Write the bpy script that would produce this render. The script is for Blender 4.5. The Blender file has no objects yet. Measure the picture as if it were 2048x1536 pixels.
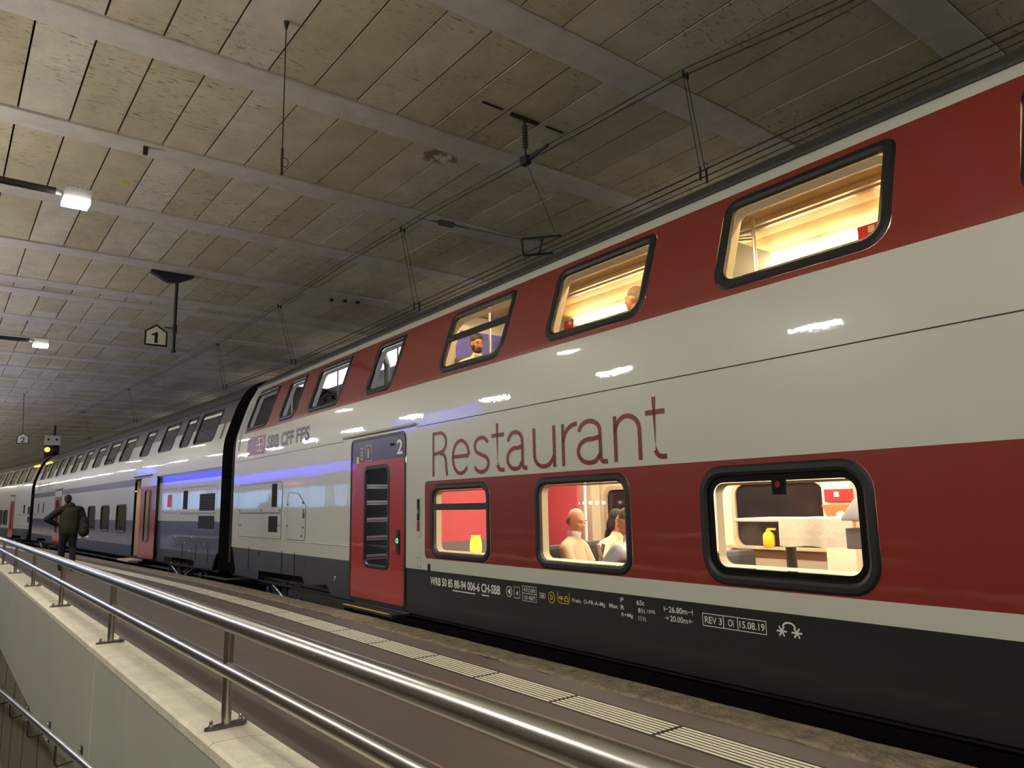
import bpy, bmesh, math, random
from mathutils import Vector, Matrix
from mathutils.geometry import delaunay_2d_cdt
random.seed(7)
SC = bpy.context.scene
COL = SC.collection

# ------------------------------------------------------------------ camera
FPX, CX, CY, EYE = 1475.0, 1024.0, 768.0, 1.34      # focal length and centre in pixels of the 2048x1536 frame
def _ray(px, py): return Vector((px-CX, -(py-CY), FPX)).normalized()
_Y = _ray(-130, 1030); _X = _ray(2940, 970)
_X = (_X-_Y*_X.dot(_Y)).normalized(); _Z = _X.cross(_Y)
if _Z.y < 0: _Z = -_Z
cam_d = bpy.data.cameras.new('camera'); cam_d.sensor_width = 36.0; cam_d.lens = 36.0*FPX/2048.0
cam_d.clip_start = 0.05; cam_d.clip_end = 400
cam = bpy.data.objects.new('camera', cam_d); COL.objects.link(cam)
_r = Vector((_X.x, _Y.x, _Z.x)); _u = Vector((_X.y, _Y.y, _Z.y)); _f = Vector((_X.z, _Y.z, _Z.z))
cam.matrix_world = Matrix(((_r.x, _u.x, -_f.x, 0), (_r.y, _u.y, -_f.y, 0), (_r.z, _u.z, -_f.z, EYE), (0, 0, 0, 1)))
SC.camera = cam
def wray(px, py): return _r*(px-CX)-_u*(py-CY)+_f*FPX
def on_z(px, py, z): w = wray(px, py); return w*((z-EYE)/w.z)+Vector((0, 0, EYE))
def on_y(px, py, y): w = wray(px, py); return w*(y/w.y)+Vector((0, 0, EYE))
def to_px(p):
    q = Vector(p)-Vector((0, 0, EYE)); d = q.dot(_f)
    return (CX+FPX*q.dot(_r)/d, CY-FPX*q.dot(_u)/d, d)

# ------------------------------------------------------------------ world, exposure
SC.view_settings.view_transform = 'Standard'; SC.view_settings.look = 'None'
SC.view_settings.gamma = 1.0; SC.view_settings.exposure = 0.0; SC.view_settings.use_curve_mapping = False
SC.cycles.use_denoising = True; SC.cycles.max_bounces = 7; SC.cycles.transparent_max_bounces = 12
SC.cycles.caustics_reflective = False; SC.cycles.caustics_refractive = False; SC.cycles.sample_clamp_indirect = 4.0
wd = bpy.data.worlds.new('night'); SC.world = wd; wd.use_nodes = True
wd.node_tree.nodes['Background'].inputs[0].default_value = (0.85, 0.88, 1.0, 1); wd.node_tree.nodes['Background'].inputs[1].default_value = 0.02
TUBE_STRENGTH = 275.0          # fluorescent row over the island platform
LAMP_POWER = 40.0            # floodlights on the arms
SALOON_STRENGTH = 15.0         # light strips in the restaurant saloon

# ------------------------------------------------------------------ materials
M = {}
def lin(c):
    return tuple((x/12.92 if x <= 0.04045 else ((x+0.055)/1.055)**2.4) for x in [v/255.0 for v in c])
def mat(name, rgb, rough=0.6, metal=0.0, coat=0.0, emit=None, estr=0.0, var=0.0, vscale=4.0, bump=0.0, bscale=60.0, vstretch=None, rvar=0.0, spec=0.5, bdetail=3):
    m = bpy.data.materials.new(name); m.use_nodes = True; nt = m.node_tree; b = nt.nodes['Principled BSDF']
    c = lin(rgb)+(1,); b.inputs['Base Color'].default_value = c; b.inputs['Roughness'].default_value = rough
    b.inputs['Metallic'].default_value = metal; b.inputs['Coat Weight'].default_value = coat; b.inputs['Coat Roughness'].default_value = 0.03
    b.inputs['Specular IOR Level'].default_value = spec
    if emit: b.inputs['Emission Color'].default_value = lin(emit)+(1,); b.inputs['Emission Strength'].default_value = estr
    if var or bump or rvar:
        g = nt.nodes.new('ShaderNodeNewGeometry'); src = g.outputs['Position']
        if vstretch:
            mp = nt.nodes.new('ShaderNodeMapping'); mp.inputs['Scale'].default_value = vstretch; nt.links.new(src, mp.inputs[0]); src = mp.outputs[0]
    if var or rvar:
        n = nt.nodes.new('ShaderNodeTexNoise'); n.inputs['Scale'].default_value = vscale; n.inputs['Detail'].default_value = 6; n.inputs['Roughness'].default_value = 0.65
        nt.links.new(src, n.inputs['Vector'])
    if var:
        mx = nt.nodes.new('ShaderNodeMixRGB'); mx.inputs[1].default_value = tuple(x*(1-var) for x in c[:3])+(1,); mx.inputs[2].default_value = tuple(min(1, x*(1+var)) for x in c[:3])+(1,)
        rp = nt.nodes.new('ShaderNodeMapRange'); rp.inputs[1].default_value = 0.3; rp.inputs[2].default_value = 0.7
        nt.links.new(n.outputs[0], rp.inputs[0]); nt.links.new(rp.outputs[0], mx.inputs[0]); nt.links.new(mx.outputs[0], b.inputs['Base Color'])
    if rvar:
        rr = nt.nodes.new('ShaderNodeMapRange'); rr.inputs[1].default_value = 0.3; rr.inputs[2].default_value = 0.7; rr.inputs[3].default_value = max(0.02, rough-rvar); rr.inputs[4].default_value = rough+rvar
        nt.links.new(n.outputs[0], rr.inputs[0]); nt.links.new(rr.outputs[0], b.inputs['Roughness'])
    if bump:
        n2 = nt.nodes.new('ShaderNodeTexNoise'); n2.inputs['Scale'].default_value = bscale; n2.inputs['Detail'].default_value = bdetail
        nt.links.new(src, n2.inputs['Vector']); bp = nt.nodes.new('ShaderNodeBump'); bp.inputs['Strength'].default_value = bump; bp.inputs['Distance'].default_value = 0.02
        nt.links.new(n2.outputs[0], bp.inputs['Height']); nt.links.new(bp.outputs[0], b.inputs['Normal'])
        if coat: nt.links.new(bp.outputs[0], b.inputs['Coat Normal'])
    M[name] = m; return m
def glass(name, tint, refl=0.9, ior=1.5):
    m = bpy.data.materials.new(name); m.use_nodes = True; nt = m.node_tree; nt.nodes.clear()
    o = nt.nodes.new('ShaderNodeOutputMaterial'); mx = nt.nodes.new('ShaderNodeMixShader'); fr = nt.nodes.new('ShaderNodeFresnel'); fr.inputs[0].default_value = ior
    t = nt.nodes.new('ShaderNodeBsdfTransparent'); t.inputs[0].default_value = tint+(1,); g = nt.nodes.new('ShaderNodeBsdfGlossy'); g.inputs['Roughness'].default_value = 0.02; g.inputs[0].default_value = (refl, refl, refl, 1)
    nt.links.new(fr.outputs[0], mx.inputs[0]); nt.links.new(t.outputs[0], mx.inputs[1]); nt.links.new(g.outputs[0], mx.inputs[2]); nt.links.new(mx.outputs[0], o.inputs[0])
    M[name] = m
def emis(name, rgb, s): mat(name, (20, 20, 20), 0.5, emit=rgb, estr=s)

PB = dict(coat=0.9, bump=0.07, bscale=5.0, vstretch=(1, 1, 0.9), bdetail=6)
mat('white_paint', (198, 199, 186), 0.34, **PB)
mat('red_paint', (126, 36, 28), 0.34, **PB)
mat('black_paint', (26, 26, 28), 0.4, coat=0.25, bump=0.03, bscale=2.5)
mat('skirt_grey', (52, 53, 58), 0.5, var=0.25, vscale=5)
mat('blue_grey_paint', (74, 80, 98), 0.36, **PB)
mat('dark_grey_paint', (62, 60, 58), 0.36, **PB)
mat('roof_grey', (58, 56, 54), 0.55)
mat('door_red', (168, 44, 32), 0.3, **PB)
mat('door_blue', (24, 26, 66), 0.35, coat=0.25)
mat('rubber', (24, 25, 27), 0.45)
mat('black_void', (6, 6, 6), 0.9)
mat('logo_violet', (112, 52, 96), 0.4, coat=0.5)
mat('letter_red', (112, 24, 28), 0.4, coat=0.5)
mat('letter_dark', (38, 36, 48), 0.4)
mat('letter_white', (232, 230, 220), 0.5)
mat('letter_yellow', (220, 200, 70), 0.5)
mat('seam', (70, 68, 62), 0.6)
mat('cream', (250, 232, 200), 0.6)
mat('cream_dark', (205, 180, 150), 0.6)
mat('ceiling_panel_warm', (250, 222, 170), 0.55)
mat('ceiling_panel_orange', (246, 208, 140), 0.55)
mat('aluminium', (200, 196, 190), 0.3, metal=0.9)
mat('cabin_white', (235, 236, 240), 0.5)
mat('cabin_blue', (92, 98, 214), 0.5)
mat('cabin_grey', (120, 120, 122), 0.6)
mat('cabin_floor', (80, 72, 70), 0.8)
mat('cabin_red', (214, 92, 104), 0.5)
mat('window_night', (40, 36, 40), 0.12)
mat('steel', (214, 212, 208), 0.24, metal=1.0)
mat('steel_dark', (120, 118, 116), 0.3, metal=1.0)
mat('iron', (34, 33, 32), 0.6)
mat('cable', (30, 27, 24), 0.6)
mat('porcelain', (88, 80, 70), 0.4)
mat('lamp_body', (150, 152, 150), 0.5)
mat('sign_white', (226, 222, 208), 0.5)
mat('sign_black', (18, 18, 18), 0.5)
mat('tactile_white', (246, 238, 214), 0.7, var=0.12, vscale=25)
mat('edge_stone', (134, 122, 102), 0.9, var=0.5, vscale=9, bump=0.9, bscale=45)
mat('asphalt', (98, 88, 80), 0.62, var=0.16, vscale=1.6, bump=0.25, bscale=220, rvar=0.12)
mat('track_bed', (22, 20, 18), 0.95, bump=1.0, bscale=25)
mat('rail_steel', (90, 80, 72), 0.35, metal=0.9)
mat('ramp_floor', (96, 90, 82), 0.8, var=0.15)
mat('hall_wall', (120, 112, 102), 0.8, var=0.1, vscale=1.0)
mat('coping_stone', (232, 227, 204), 0.75, var=0.14, vscale=6, bump=0.3, bscale=60)
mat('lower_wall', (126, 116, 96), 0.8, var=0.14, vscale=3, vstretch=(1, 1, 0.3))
mat('skin', (212, 150, 122), 0.55)
mat('skin_warm', (190, 140, 108), 0.55)
mat('hair_grey', (120, 104, 90), 0.8)
mat('hair_dark', (34, 26, 22), 0.7)
mat('sweater_beige', (214, 190, 156), 0.85, bump=0.3, bscale=160)
mat('shirt_cream', (232, 214, 180), 0.85)
mat('shirt_white', (226, 226, 236), 0.8)
mat('shirt_grey_blue', (150, 160, 178), 0.85)
mat('top_pink', (240, 226, 220), 0.85)
mat('trousers_dark', (30, 34, 38), 0.9)
mat('jacket_olive', (56, 58, 46), 0.85, var=0.15, vscale=12)
mat('jacket_black', (20, 20, 22), 0.75)
mat('shoe', (18, 17, 17), 0.6)
mat('bag_dark', (32, 36, 32), 0.8)
mat('cloth_white', (238, 226, 204), 0.9, bump=0.4, bscale=12)
mat('table_grey', (88, 82, 80), 0.5)
mat('seat_grey', (84, 82, 84), 0.8)
mat('menu_red', (200, 40, 44), 0.5)
mat('menu_dark', (60, 40, 40), 0.4)
mat('menu_paper', (236, 224, 206), 0.7)
mat('poster_orange', (226, 120, 70), 0.6)
mat('yellow_plastic_glow', (244, 190, 40), 0.5, emit=(244, 180, 30), estr=0.4)  # slight glow added to the bottle's colour, it is no lamp
mat('shade_grey', (150, 148, 152), 0.7)
mat('red_dot', (200, 40, 34), 0.5)
mat('green_led', (20, 60, 30), 0.4, emit=(60, 255, 120), estr=4)
mat('kiosk_body', (90, 95, 105), 0.6)
mat('yellow_sticker', (220, 200, 90), 0.5)
mat('cup_white', (250, 250, 248), 0.5)
emis('tube', (255, 249, 238), TUBE_STRENGTH)
emis('tube_fill', (255, 240, 218), TUBE_STRENGTH*0.13)
emis('flood_lens', (255, 246, 230), 40)
emis('saloon_strip', (255, 226, 168), SALOON_STRENGTH*5.0)
emis('saloon_panel', (255, 238, 206), 4.0)
emis('lower_panel', (255, 240, 214), SALOON_STRENGTH*2.6)
emis('cool_strip', (246, 246, 255), 16.0)
emis('cool_panel', (250, 248, 250), 2.2)
emis('cabin_light', (255, 240, 214), 1.2)
emis('table_lamp_shade', (255, 176, 40), 5.0)
emis('bulb', (255, 244, 220), 10)
emis('signal_orange', (255, 150, 30), 14)
emis('reflected_orange', (255, 170, 30), 5)
emis('kiosk_blue', (40, 44, 255), 4.2)
emis('kiosk_window', (150, 200, 255), 2.2)
emis('kiosk_pink', (255, 150, 130), 2.0)
glass('clear_glass', (0.93, 0.93, 0.92), 0.75)
glass('coach_glass', (0.55, 0.55, 0.55), 0.95, 2.3)
glass('drink_glass', (0.9, 0.93, 0.95), 0.9)

def concrete_planks():
    m = bpy.data.materials.new('plank'); m.use_nodes = True; nt = m.node_tree; N = nt.nodes.new; L = nt.links.new
    b = nt.nodes['Principled BSDF']; b.inputs['Roughness'].default_value = 0.85
    g = N('ShaderNodeNewGeometry'); sx = N('ShaderNodeSeparateXYZ'); L(g.outputs['Position'], sx.inputs[0])
    def math_(op, a, v):
        n = N('ShaderNodeMath'); n.operation = op; L(a, n.inputs[0]); n.inputs[1].default_value = v; return n.outputs[0]
    cx = math_('FLOOR', math_('DIVIDE', math_('SUBTRACT', sx.outputs[0], PX0), PW), 1)
    cy = math_('FLOOR', math_('DIVIDE', math_('SUBTRACT', sx.outputs[1], 2.86), 2.66), 1)
    cb = N('ShaderNodeCombineXYZ'); L(cx, cb.inputs[0]); L(cy, cb.inputs[1])
    wn = N('ShaderNodeTexWhiteNoise'); L(cb.outputs[0], wn.inputs['Vector'])
    r = N('ShaderNodeValToRGB'); r.color_ramp.elements[0].color = lin((188, 177, 150))+(1,); r.color_ramp.elements[1].color = lin((208, 202, 188))+(1,)
    e = r.color_ramp.elements.new(0.5); e.color = lin((196, 186, 160))+(1,); L(wn.outputs[0], r.inputs[0])
    # dirt: streaks along the planks and dark speckle
    mp = N('ShaderNodeMapping'); mp.inputs['Scale'].default_value = (1.6, 1.2, 1); L(g.outputs['Position'], mp.inputs[0])
    n1 = N('ShaderNodeTexNoise'); n1.inputs['Scale'].default_value = 1.4; n1.inputs['Detail'].default_value = 7; n1.inputs['Roughness'].default_value = 0.7; L(mp.outputs[0], n1.inputs[0])
    r1 = N('ShaderNodeMapRange'); r1.inputs[1].default_value = 0.3; r1.inputs[2].default_value = 0.68; r1.inputs[3].default_value = 0.80; r1.inputs[4].default_value = 1.10; L(n1.outputs[0], r1.inputs[0])
    mp2 = N('ShaderNodeMapping'); mp2.inputs['Scale'].default_value = (9, 26, 1); L(g.outputs['Position'], mp2.inputs[0])
    n2 = N('ShaderNodeTexNoise'); n2.inputs['Scale'].default_value = 1.0; n2.inputs['Detail'].default_value = 5; L(mp2.outputs[0], n2.inputs[0])
    r2 = N('ShaderNodeMapRange'); r2.inputs[1].default_value = 0.57; r2.inputs[2].default_value = 0.70; r2.inputs[3].default_value = 1.0; r2.inputs[4].default_value = 0.45; L(n2.outputs[0], r2.inputs[0])
    n3 = N('ShaderNodeTexNoise'); n3.inputs['Scale'].default_value = 0.55; L(g.outputs['Position'], n3.inputs[0])
    r3 = N('ShaderNodeMapRange'); r3.inputs[1].default_value = 0.40; r3.inputs[2].default_value = 0.55; L(n3.outputs[0], r3.inputs[0])
    mx = N('ShaderNodeMix'); mx.data_type = 'FLOAT'; L(r3.outputs[0], mx.inputs[0]); mx.inputs[2].default_value = 1.0; L(r2.outputs[0], mx.inputs[3])
    pr = N('ShaderNodeMath'); pr.operation = 'MULTIPLY'; L(r1.outputs[0], pr.inputs[0]); L(mx.outputs[0], pr.inputs[1])
    mu = N('ShaderNodeMixRGB'); mu.blend_type = 'MULTIPLY'; mu.inputs[0].default_value = 1; L(r.outputs[0], mu.inputs[1]); L(pr.outputs[0], mu.inputs[2])
    out = mu.outputs[0]
    for (px, py, rad, col, k) in ((250, 365, 0.10, (205, 180, 20), 16), (880, 314, 0.30, (110, 84, 60), 6), (884, 318, 0.20, (222, 216, 200), 9)):
        c = on_z(px, py, CEIL); vm = N('ShaderNodeVectorMath'); vm.operation = 'DISTANCE'; L(g.outputs['Position'], vm.inputs[0]); vm.inputs[1].default_value = c
        ns = N('ShaderNodeTexNoise'); ns.inputs['Scale'].default_value = k; L(g.outputs['Position'], ns.inputs[0])
        ad = N('ShaderNodeMath'); ad.operation = 'MULTIPLY_ADD'; L(ns.outputs[0], ad.inputs[0]); ad.inputs[1].default_value = rad*2.2; L(vm.outputs['Value'], ad.inputs[2])
        st = N('ShaderNodeMapRange'); st.inputs[1].default_value = rad*1.6; st.inputs[2].default_value = rad*2.0; st.inputs[3].default_value = 0.85; st.inputs[4].default_value = 0; L(ad.outputs[0], st.inputs[0])
        mm = N('ShaderNodeMixRGB'); L(st.outputs[0], mm.inputs[0]); L(out, mm.inputs[1]); mm.inputs[2].default_value = lin(col)+(1,); out = mm.outputs[0]
    L(out, b.inputs['Base Color'])
    bp = N('ShaderNodeBump'); bp.inputs['Strength'].default_value = 0.25; bp.inputs['Distance'].default_value = 0.02; L(n1.outputs[0], bp.inputs['Height']); L(bp.outputs[0], b.inputs['Normal'])
    M['plank'] = m
def ramp_wall_mat():
    m = bpy.data.materials.new('ramp_wall'); m.use_nodes = True; nt = m.node_tree; N = nt.nodes.new; L = nt.links.new
    b = nt.nodes['Principled BSDF']; b.inputs['Roughness'].default_value = 0.55
    g = N('ShaderNodeNewGeometry')
    n0 = N('ShaderNodeTexNoise'); n0.inputs['Scale'].default_value = 0.9; n0.inputs['Detail'].default_value = 4; L(g.outputs['Position'], n0.inputs[0])
    r0 = N('ShaderNodeValToRGB'); r0.color_ramp.elements[0].color = lin((178, 179, 166))+(1,); r0.color_ramp.elements[1].color = lin((198, 198, 184))+(1,); L(n0.outputs[0], r0.inputs[0])
    mp = N('ShaderNodeMapping'); mp.inputs['Scale'].default_value = (1, 42, 0.55); L(g.outputs['Position'], mp.inputs[0])
    n1 = N('ShaderNodeTexNoise'); n1.inputs['Scale'].default_value = 1; n1.inputs['Detail'].default_value = 3; L(mp.outputs[0], n1.inputs[0])
    r1 = N('ShaderNodeMapRange'); r1.inputs[1].default_value = 0.66; r1.inputs[2].default_value = 0.75; L(n1.outputs[0], r1.inputs[0])
    mx = N('ShaderNodeMixRGB'); L(r1.outputs[0], mx.inputs[0]); L(r0.outputs[0], mx.inputs[1]); mx.inputs[2].default_value = lin((226, 224, 210))+(1,)
    L(mx.outputs[0], b.inputs['Base Color']); M['ramp_wall'] = m

# ------------------------------------------------------------------ mesh helpers
class MB:
    def __init__(s): s.v = []; s.f = []; s.m = []
    def add(s, vs, fs, mi=0):
        b = len(s.v); s.v += [tuple(p) for p in vs]; s.f += [tuple(i+b for i in f) for f in fs]; s.m += [mi]*len(fs); return s
    def box(s, c, d, mi=0, rz=0.0):
        hx, hy, hz = d[0]/2, d[1]/2, d[2]/2; cs, sn = math.cos(rz), math.sin(rz)
        vs = []
        for z in (-hz, hz):
            for x, y in ((-hx, -hy), (hx, -hy), (hx, hy), (-hx, hy)): vs.append((c[0]+x*cs-y*sn, c[1]+x*sn+y*cs, c[2]+z))
        return s.add(vs, [(0, 3, 2, 1), (4, 5, 6, 7), (0, 1, 5, 4), (1, 2, 6, 5), (2, 3, 7, 6), (3, 0, 4, 7)], mi)
    def bevel_box(s, c, d, b=0.01, mi=0, rz=0.0):
        bm = bmesh.new(); bmesh.ops.create_cube(bm, size=1.0)
        for v in bm.verts: v.co = Vector((v.co.x*d[0], v.co.y*d[1], v.co.z*d[2]))
        bmesh.ops.bevel(bm, geom=bm.edges[:], offset=b, segments=2, affect='EDGES', profile=0.6)
        R = Matrix.Rotation(rz, 3, 'Z'); bm.verts.index_update()
        vs = [R @ v.co+Vector(c) for v in bm.verts]; fs = [tuple(v.index for v in f.verts) for f in bm.faces]; bm.free()
        return s.add(vs, fs, mi)
    def tube(s, pts, r, n=10, mi=0, cap=True):
        pts = [Vector(p) for p in pts]; k = len(pts); rs = r if isinstance(r, (list, tuple)) else [r]*k
        d0 = (pts[1]-pts[0]).normalized(); ref = Vector((0, 0, 1)) if abs(d0.z) < 0.9 else Vector((1, 0, 0)); a = d0.cross(ref).normalized()
        vs = []
        for i, p in enumerate(pts):
            d = ((pts[min(i+1, k-1)]-p).normalized()+(p-pts[max(i-1, 0)]).normalized()).normalized()
            a = (a-d*a.dot(d)).normalized(); b = d.cross(a)
            for j in range(n):
                t = 2*math.pi*j/n; vs.append(p+(a*math.cos(t)+b*math.sin(t))*rs[i])
        fs = [(i*n+j, i*n+(j+1) % n, (i+1)*n+(j+1) % n, (i+1)*n+j) for i in range(k-1) for j in range(n)]
        if cap: fs += [tuple(range(n-1, -1, -1)), tuple((k-1)*n+j for j in range(n))]
        return s.add(vs, fs, mi)
    def lathe(s, c, prof, n=20, mi=0):
        vs = [(c[0]+r*math.cos(2*math.pi*j/n), c[1]+r*math.sin(2*math.pi*j/n), c[2]+z) for r, z in prof for j in range(n)]
        k = len(prof); fs = [(i*n+j, i*n+(j+1) % n, (i+1)*n+(j+1) % n, (i+1)*n+j) for i in range(k-1) for j in range(n)]
        fs += [tuple(range(n-1, -1, -1)), tuple((k-1)*n+j for j in range(n))]
        return s.add(vs, fs, mi)
    def prism(s, poly, axis, a, b, mi=0):
        n = len(poly); vs = []
        for t in (a, b):
            for p, q in poly: vs.append((t, p, q) if axis == 'x' else ((p, t, q) if axis == 'y' else (p, q, t)))
        return s.add(vs, [tuple(range(n-1, -1, -1)), tuple(range(n, 2*n))]+[(i, (i+1) % n, n+(i+1) % n, n+i) for i in range(n)], mi)
    def mesh(s, name, mats, smooth=False):
        me = bpy.data.meshes.new(name); me.from_pydata(s.v, [], s.f)
        for m in (mats if isinstance(mats, (list, tuple)) else [mats]): me.materials.append(M[m])
        for p, mi in zip(me.polygons, s.m): p.material_index = mi
        bm = bmesh.new(); bm.from_mesh(me); bmesh.ops.recalc_face_normals(bm, faces=bm.faces[:]); bm.to_mesh(me); bm.free()
        if smooth:
            for p in me.polygons: p.use_smooth = True
            try: me.set_sharp_from_angle(angle=math.radians(38))
            except Exception: pass
        me.update(); return me
    def build(s, name, mats, parent=None, smooth=False):
        o = bpy.data.objects.new(name, s.mesh(name, mats, smooth)); COL.objects.link(o)
        if parent: o.parent = parent
        return o
def tag(o, label=None, cat=None, group=None, kind=None):
    if label: o['label'] = label
    if cat: o['category'] = cat
    if group: o['group'] = group
    if kind: o['kind'] = kind
    return o
def empty(name, loc, rz=0.0, parent=None):
    o = bpy.data.objects.new(name, None); COL.objects.link(o); o.location = loc; o.rotation_euler = (0, 0, rz); o.empty_display_size = 0.1
    if parent: o.parent = parent
    return o
def link(name, me, parent=None):
    o = bpy.data.objects.new(name, me); COL.objects.link(o)
    if parent: o.parent = parent
    return o
def copy_tree(o, parent=None):
    c = o.copy(); COL.objects.link(c)
    if parent: c.parent = parent
    for ch in [x for x in o.children]: copy_tree(ch, c)
    return c
def text_polys(txt, bold=0.0):
    cu = bpy.data.curves.new('t', 'FONT'); cu.body = txt; cu.size = 1.0; cu.offset = bold; cu.resolution_u = 4
    o = bpy.data.objects.new('t', cu); COL.objects.link(o)
    dg = bpy.context.evaluated_depsgraph_get(); ev = o.evaluated_get(dg); me = ev.to_mesh()
    vs = [tuple(v.co) for v in me.vertices]; fs = [tuple(p.vertices) for p in me.polygons]
    ev.to_mesh_clear(); bpy.data.objects.remove(o); bpy.data.curves.remove(cu)
    x0 = min(v[0] for v in vs); x1 = max(v[0] for v in vs); y0 = min(v[1] for v in vs); y1 = max(v[1] for v in vs)
    return [((v[0]-x0)/(x1-x0), (v[1]-y0)/(y1-y0)) for v in vs], fs

# ------------------------------------------------------------------ the hall: ceiling
CEIL, PX0, PW = 6.34, 0.957, 0.5590
BEAMW = 0.445
beams = [2.64-2.66*k for k in range(4, 0, -1)]+[2.64, 5.30, 7.92, 10.49, 13.08, 15.82, 18.42, 19.37, 22.14]
while beams[-1] < 118: beams.append(beams[-1]+2.66)
concrete_planks(); ramp_wall_mat()
mat('beam', (198, 193, 186), 0.85, var=0.12, vscale=3, bump=0.15, bscale=30)
mat('joint_dark', (22, 20, 18), 0.95)
XMIN, XMAX = -9.0, 13.0
ceil = MB().box(((XMIN+XMAX)/2, 55, CEIL+0.16), (XMAX-XMIN, 140, 0.10)).build('ceiling', 'joint_dark'); tag(ceil, 'underside of the concrete hall roof with planks between cross beams', kind='structure')
bm_beam = MB().bevel_box((0, 0, 0.06), (XMAX-XMIN, BEAMW, 0.16), 0.012).mesh('ceiling_beam', 'beam')
for y in beams:
    o = link('ceiling_beam', bm_beam, ceil); o.location = ((XMIN+XMAX)/2, y+BEAMW/2, CEIL-0.0)
pl_me = MB().box((0, 0, 0.05), (PW-0.022, 1.0, 0.10)).mesh('ceiling_plank', 'plank')
slots = []
for i in range(len(beams)-1):
    y0, y1 = beams[i]+BEAMW+0.012, beams[i+1]-0.014
    k = math.ceil((XMIN-PX0)/PW)
    while PX0+(k+1)*PW < XMAX:
        xc = PX0+(k+0.5)*PW; px, py, d = to_px((xc, (y0+y1)/2, CEIL)); vis = d > 0 and -160 < px < 2200 and -200 < py < 960 and not (py > 1034-0.46*(px+75))
        slots.append((0 if vis else 1, d, xc, (y0+y1)/2, y1-y0)); k += 1
slots.sort(); rest = MB()
for n, (hid, d, xc, yc, ly) in enumerate(slots):
    dz = random.uniform(-0.004, 0.006)
    if n < 290:
        o = link('ceiling_plank', pl_me, ceil); o.location = (xc, yc, CEIL+0.012+dz); o.scale = (1, ly, 1)
    else: rest.box((xc, yc, CEIL+0.062+dz), (PW-0.022, ly, 0.10))
tag(rest.build('ceiling_planks_beyond', 'plank', ceil), kind='stuff')

# ------------------------------------------------------------------ the hall: platform, ramp, track
EDGE = [(-14, 3.72), (-6, 3.98), (0, 4.14), (3.9, 4.24), (7.5, 4.32), (11, 4.36), (15, 4.28), (21.6, 3.96), (34.75, 3.28), (48, 2.25), (62, 0.9), (80, -1.4), (118, -7.5)]
def cr(pts, x):
    n = len(pts)
    i = max(0, min(n-2, next((j for j in range(n-1) if x <= pts[j+1][0]), n-2)))
    def sl(j):
        a = pts[max(j-1, 0)]; b = pts[min(j+1, n-1)]; return (b[1]-a[1])/(b[0]-a[0])
    x0, y0 = pts[i]; x1, y1 = pts[i+1]; h = x1-x0; t = (x-x0)/h
    return (2*t**3-3*t*t+1)*y0+(t**3-2*t*t+t)*h*sl(i)+(3*t*t-2*t**3)*y1+(t**3-t*t)*h*sl(i+1)
def ex(y): return cr(EDGE, y)
CUT = 0.31
ys = [-14+1.0*i for i in range(133)]
RAMP_X0, RAMP_X1, RAMP_END = -1.75, 1.0, 30.0
fl = MB()
def strip(mb, ys_, fx0, fx1, z, mi=0):
    vs = []
    for y in ys_: vs += [(fx0(y), y, z), (fx1(y), y, z)]
    mb.add(vs, [(2*i, 2*i+1, 2*i+3, 2*i+2) for i in range(len(ys_)-1)], mi)
strip(fl, ys, lambda y: 1.0, lambda y: max(1.001, ex(y)-CUT), 0.0)
strip(fl, [-14, RAMP_END], lambda y: -9.0, lambda y: RAMP_X0, 0.0)
strip(fl, [RAMP_END, 118], lambda y: -9.0, lambda y: 1.0, 0.0)
strip(fl, [-14, -6], lambda y: RAMP_X0, lambda y: 1.0, 0.0)
floor = tag(fl.build('floor', 'asphalt'), 'dark brown asphalt of the station platform', kind='structure')
cp = MB()
yq = [-14+0.25*i for i in range(4*132)]
vs = []
for y in yq:
    e = ex(y)+random.uniform(-0.006, 0.006); c = ex(y)-CUT+random.uniform(-0.02, 0.02)
    vs += [(c, y, 0.0), (c+0.02, y, 0.012+random.uniform(0, 0.004)), (e-0.02, y, 0.012+random.uniform(-0.003, 0.003)), (e, y, -0.01), (e, y, -0.9)]
cp.add(vs, [(5*i+j, 5*i+j+1, 5*i+j+6, 5*i+j+5) for i in range(len(yq)-1) for j in range(4)])
tag(cp.build('trim_1', 'edge_stone'), 'rough weathered stone edging along the platform side of the track', kind='structure')
# tactile guide strip: seven raised white bars per block
bar = MB().add([(-.010, -.5, 0), (.010, -.5, 0), (.010, .5, 0), (-.010, .5, 0), (-.0088, -.5, .0025), (.0088, -.5, .0025), (.0088, .5, .0025), (-.0088, .5, .0025)],
               [(4, 5, 6, 7), (0, 1, 5, 4), (1, 2, 6, 5), (2, 3, 7, 6), (3, 0, 4, 7)]).mesh('tactile_bar', 'tactile_white')
TP = 0.947; far = MB()
mat('tactile_gap', (46, 42, 38), 0.85)
bs = MB(); strip(bs, [1.2+1.5*i for i in range(46)], lambda y: ex(y)-.56-.285, lambda y: ex(y)-.56+.015, .0008); bs.build('tactile_base', 'tactile_gap', floor)
for k in range(70):
    y0 = 1.24+TP*k; y1 = y0+TP-0.035
    for j in range(7):
        f = lambda y: ex(y)-0.56-0.27+0.27*(j+0.5)/7
        ym = (y0+y1)/2; a = math.atan2(f(y1)-f(y0), y1-y0)
        if k < 42:
            o = link('tactile_bar', bar, floor); o.location = (f(ym), ym, 0.001); o.rotation_euler = (0, 0, -a); o.scale = (1, y1-y0, 1)
        else: far.box((f(ym), ym, 0.003), (0.024, y1-y0, 0.005), 0, -a)
tag(far.build('tactile_bars_beyond', 'tactile_white', floor), kind='stuff')
sy = [-14+2*i for i in range(67)]
tb = MB(); strip(tb, sy, lambda y: ex(y)-0.05, lambda y: XMAX, -0.85); tag(tb.build('floor_track_bed', 'track_bed'), 'dark ballast bed below the train', kind='structure')
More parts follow.
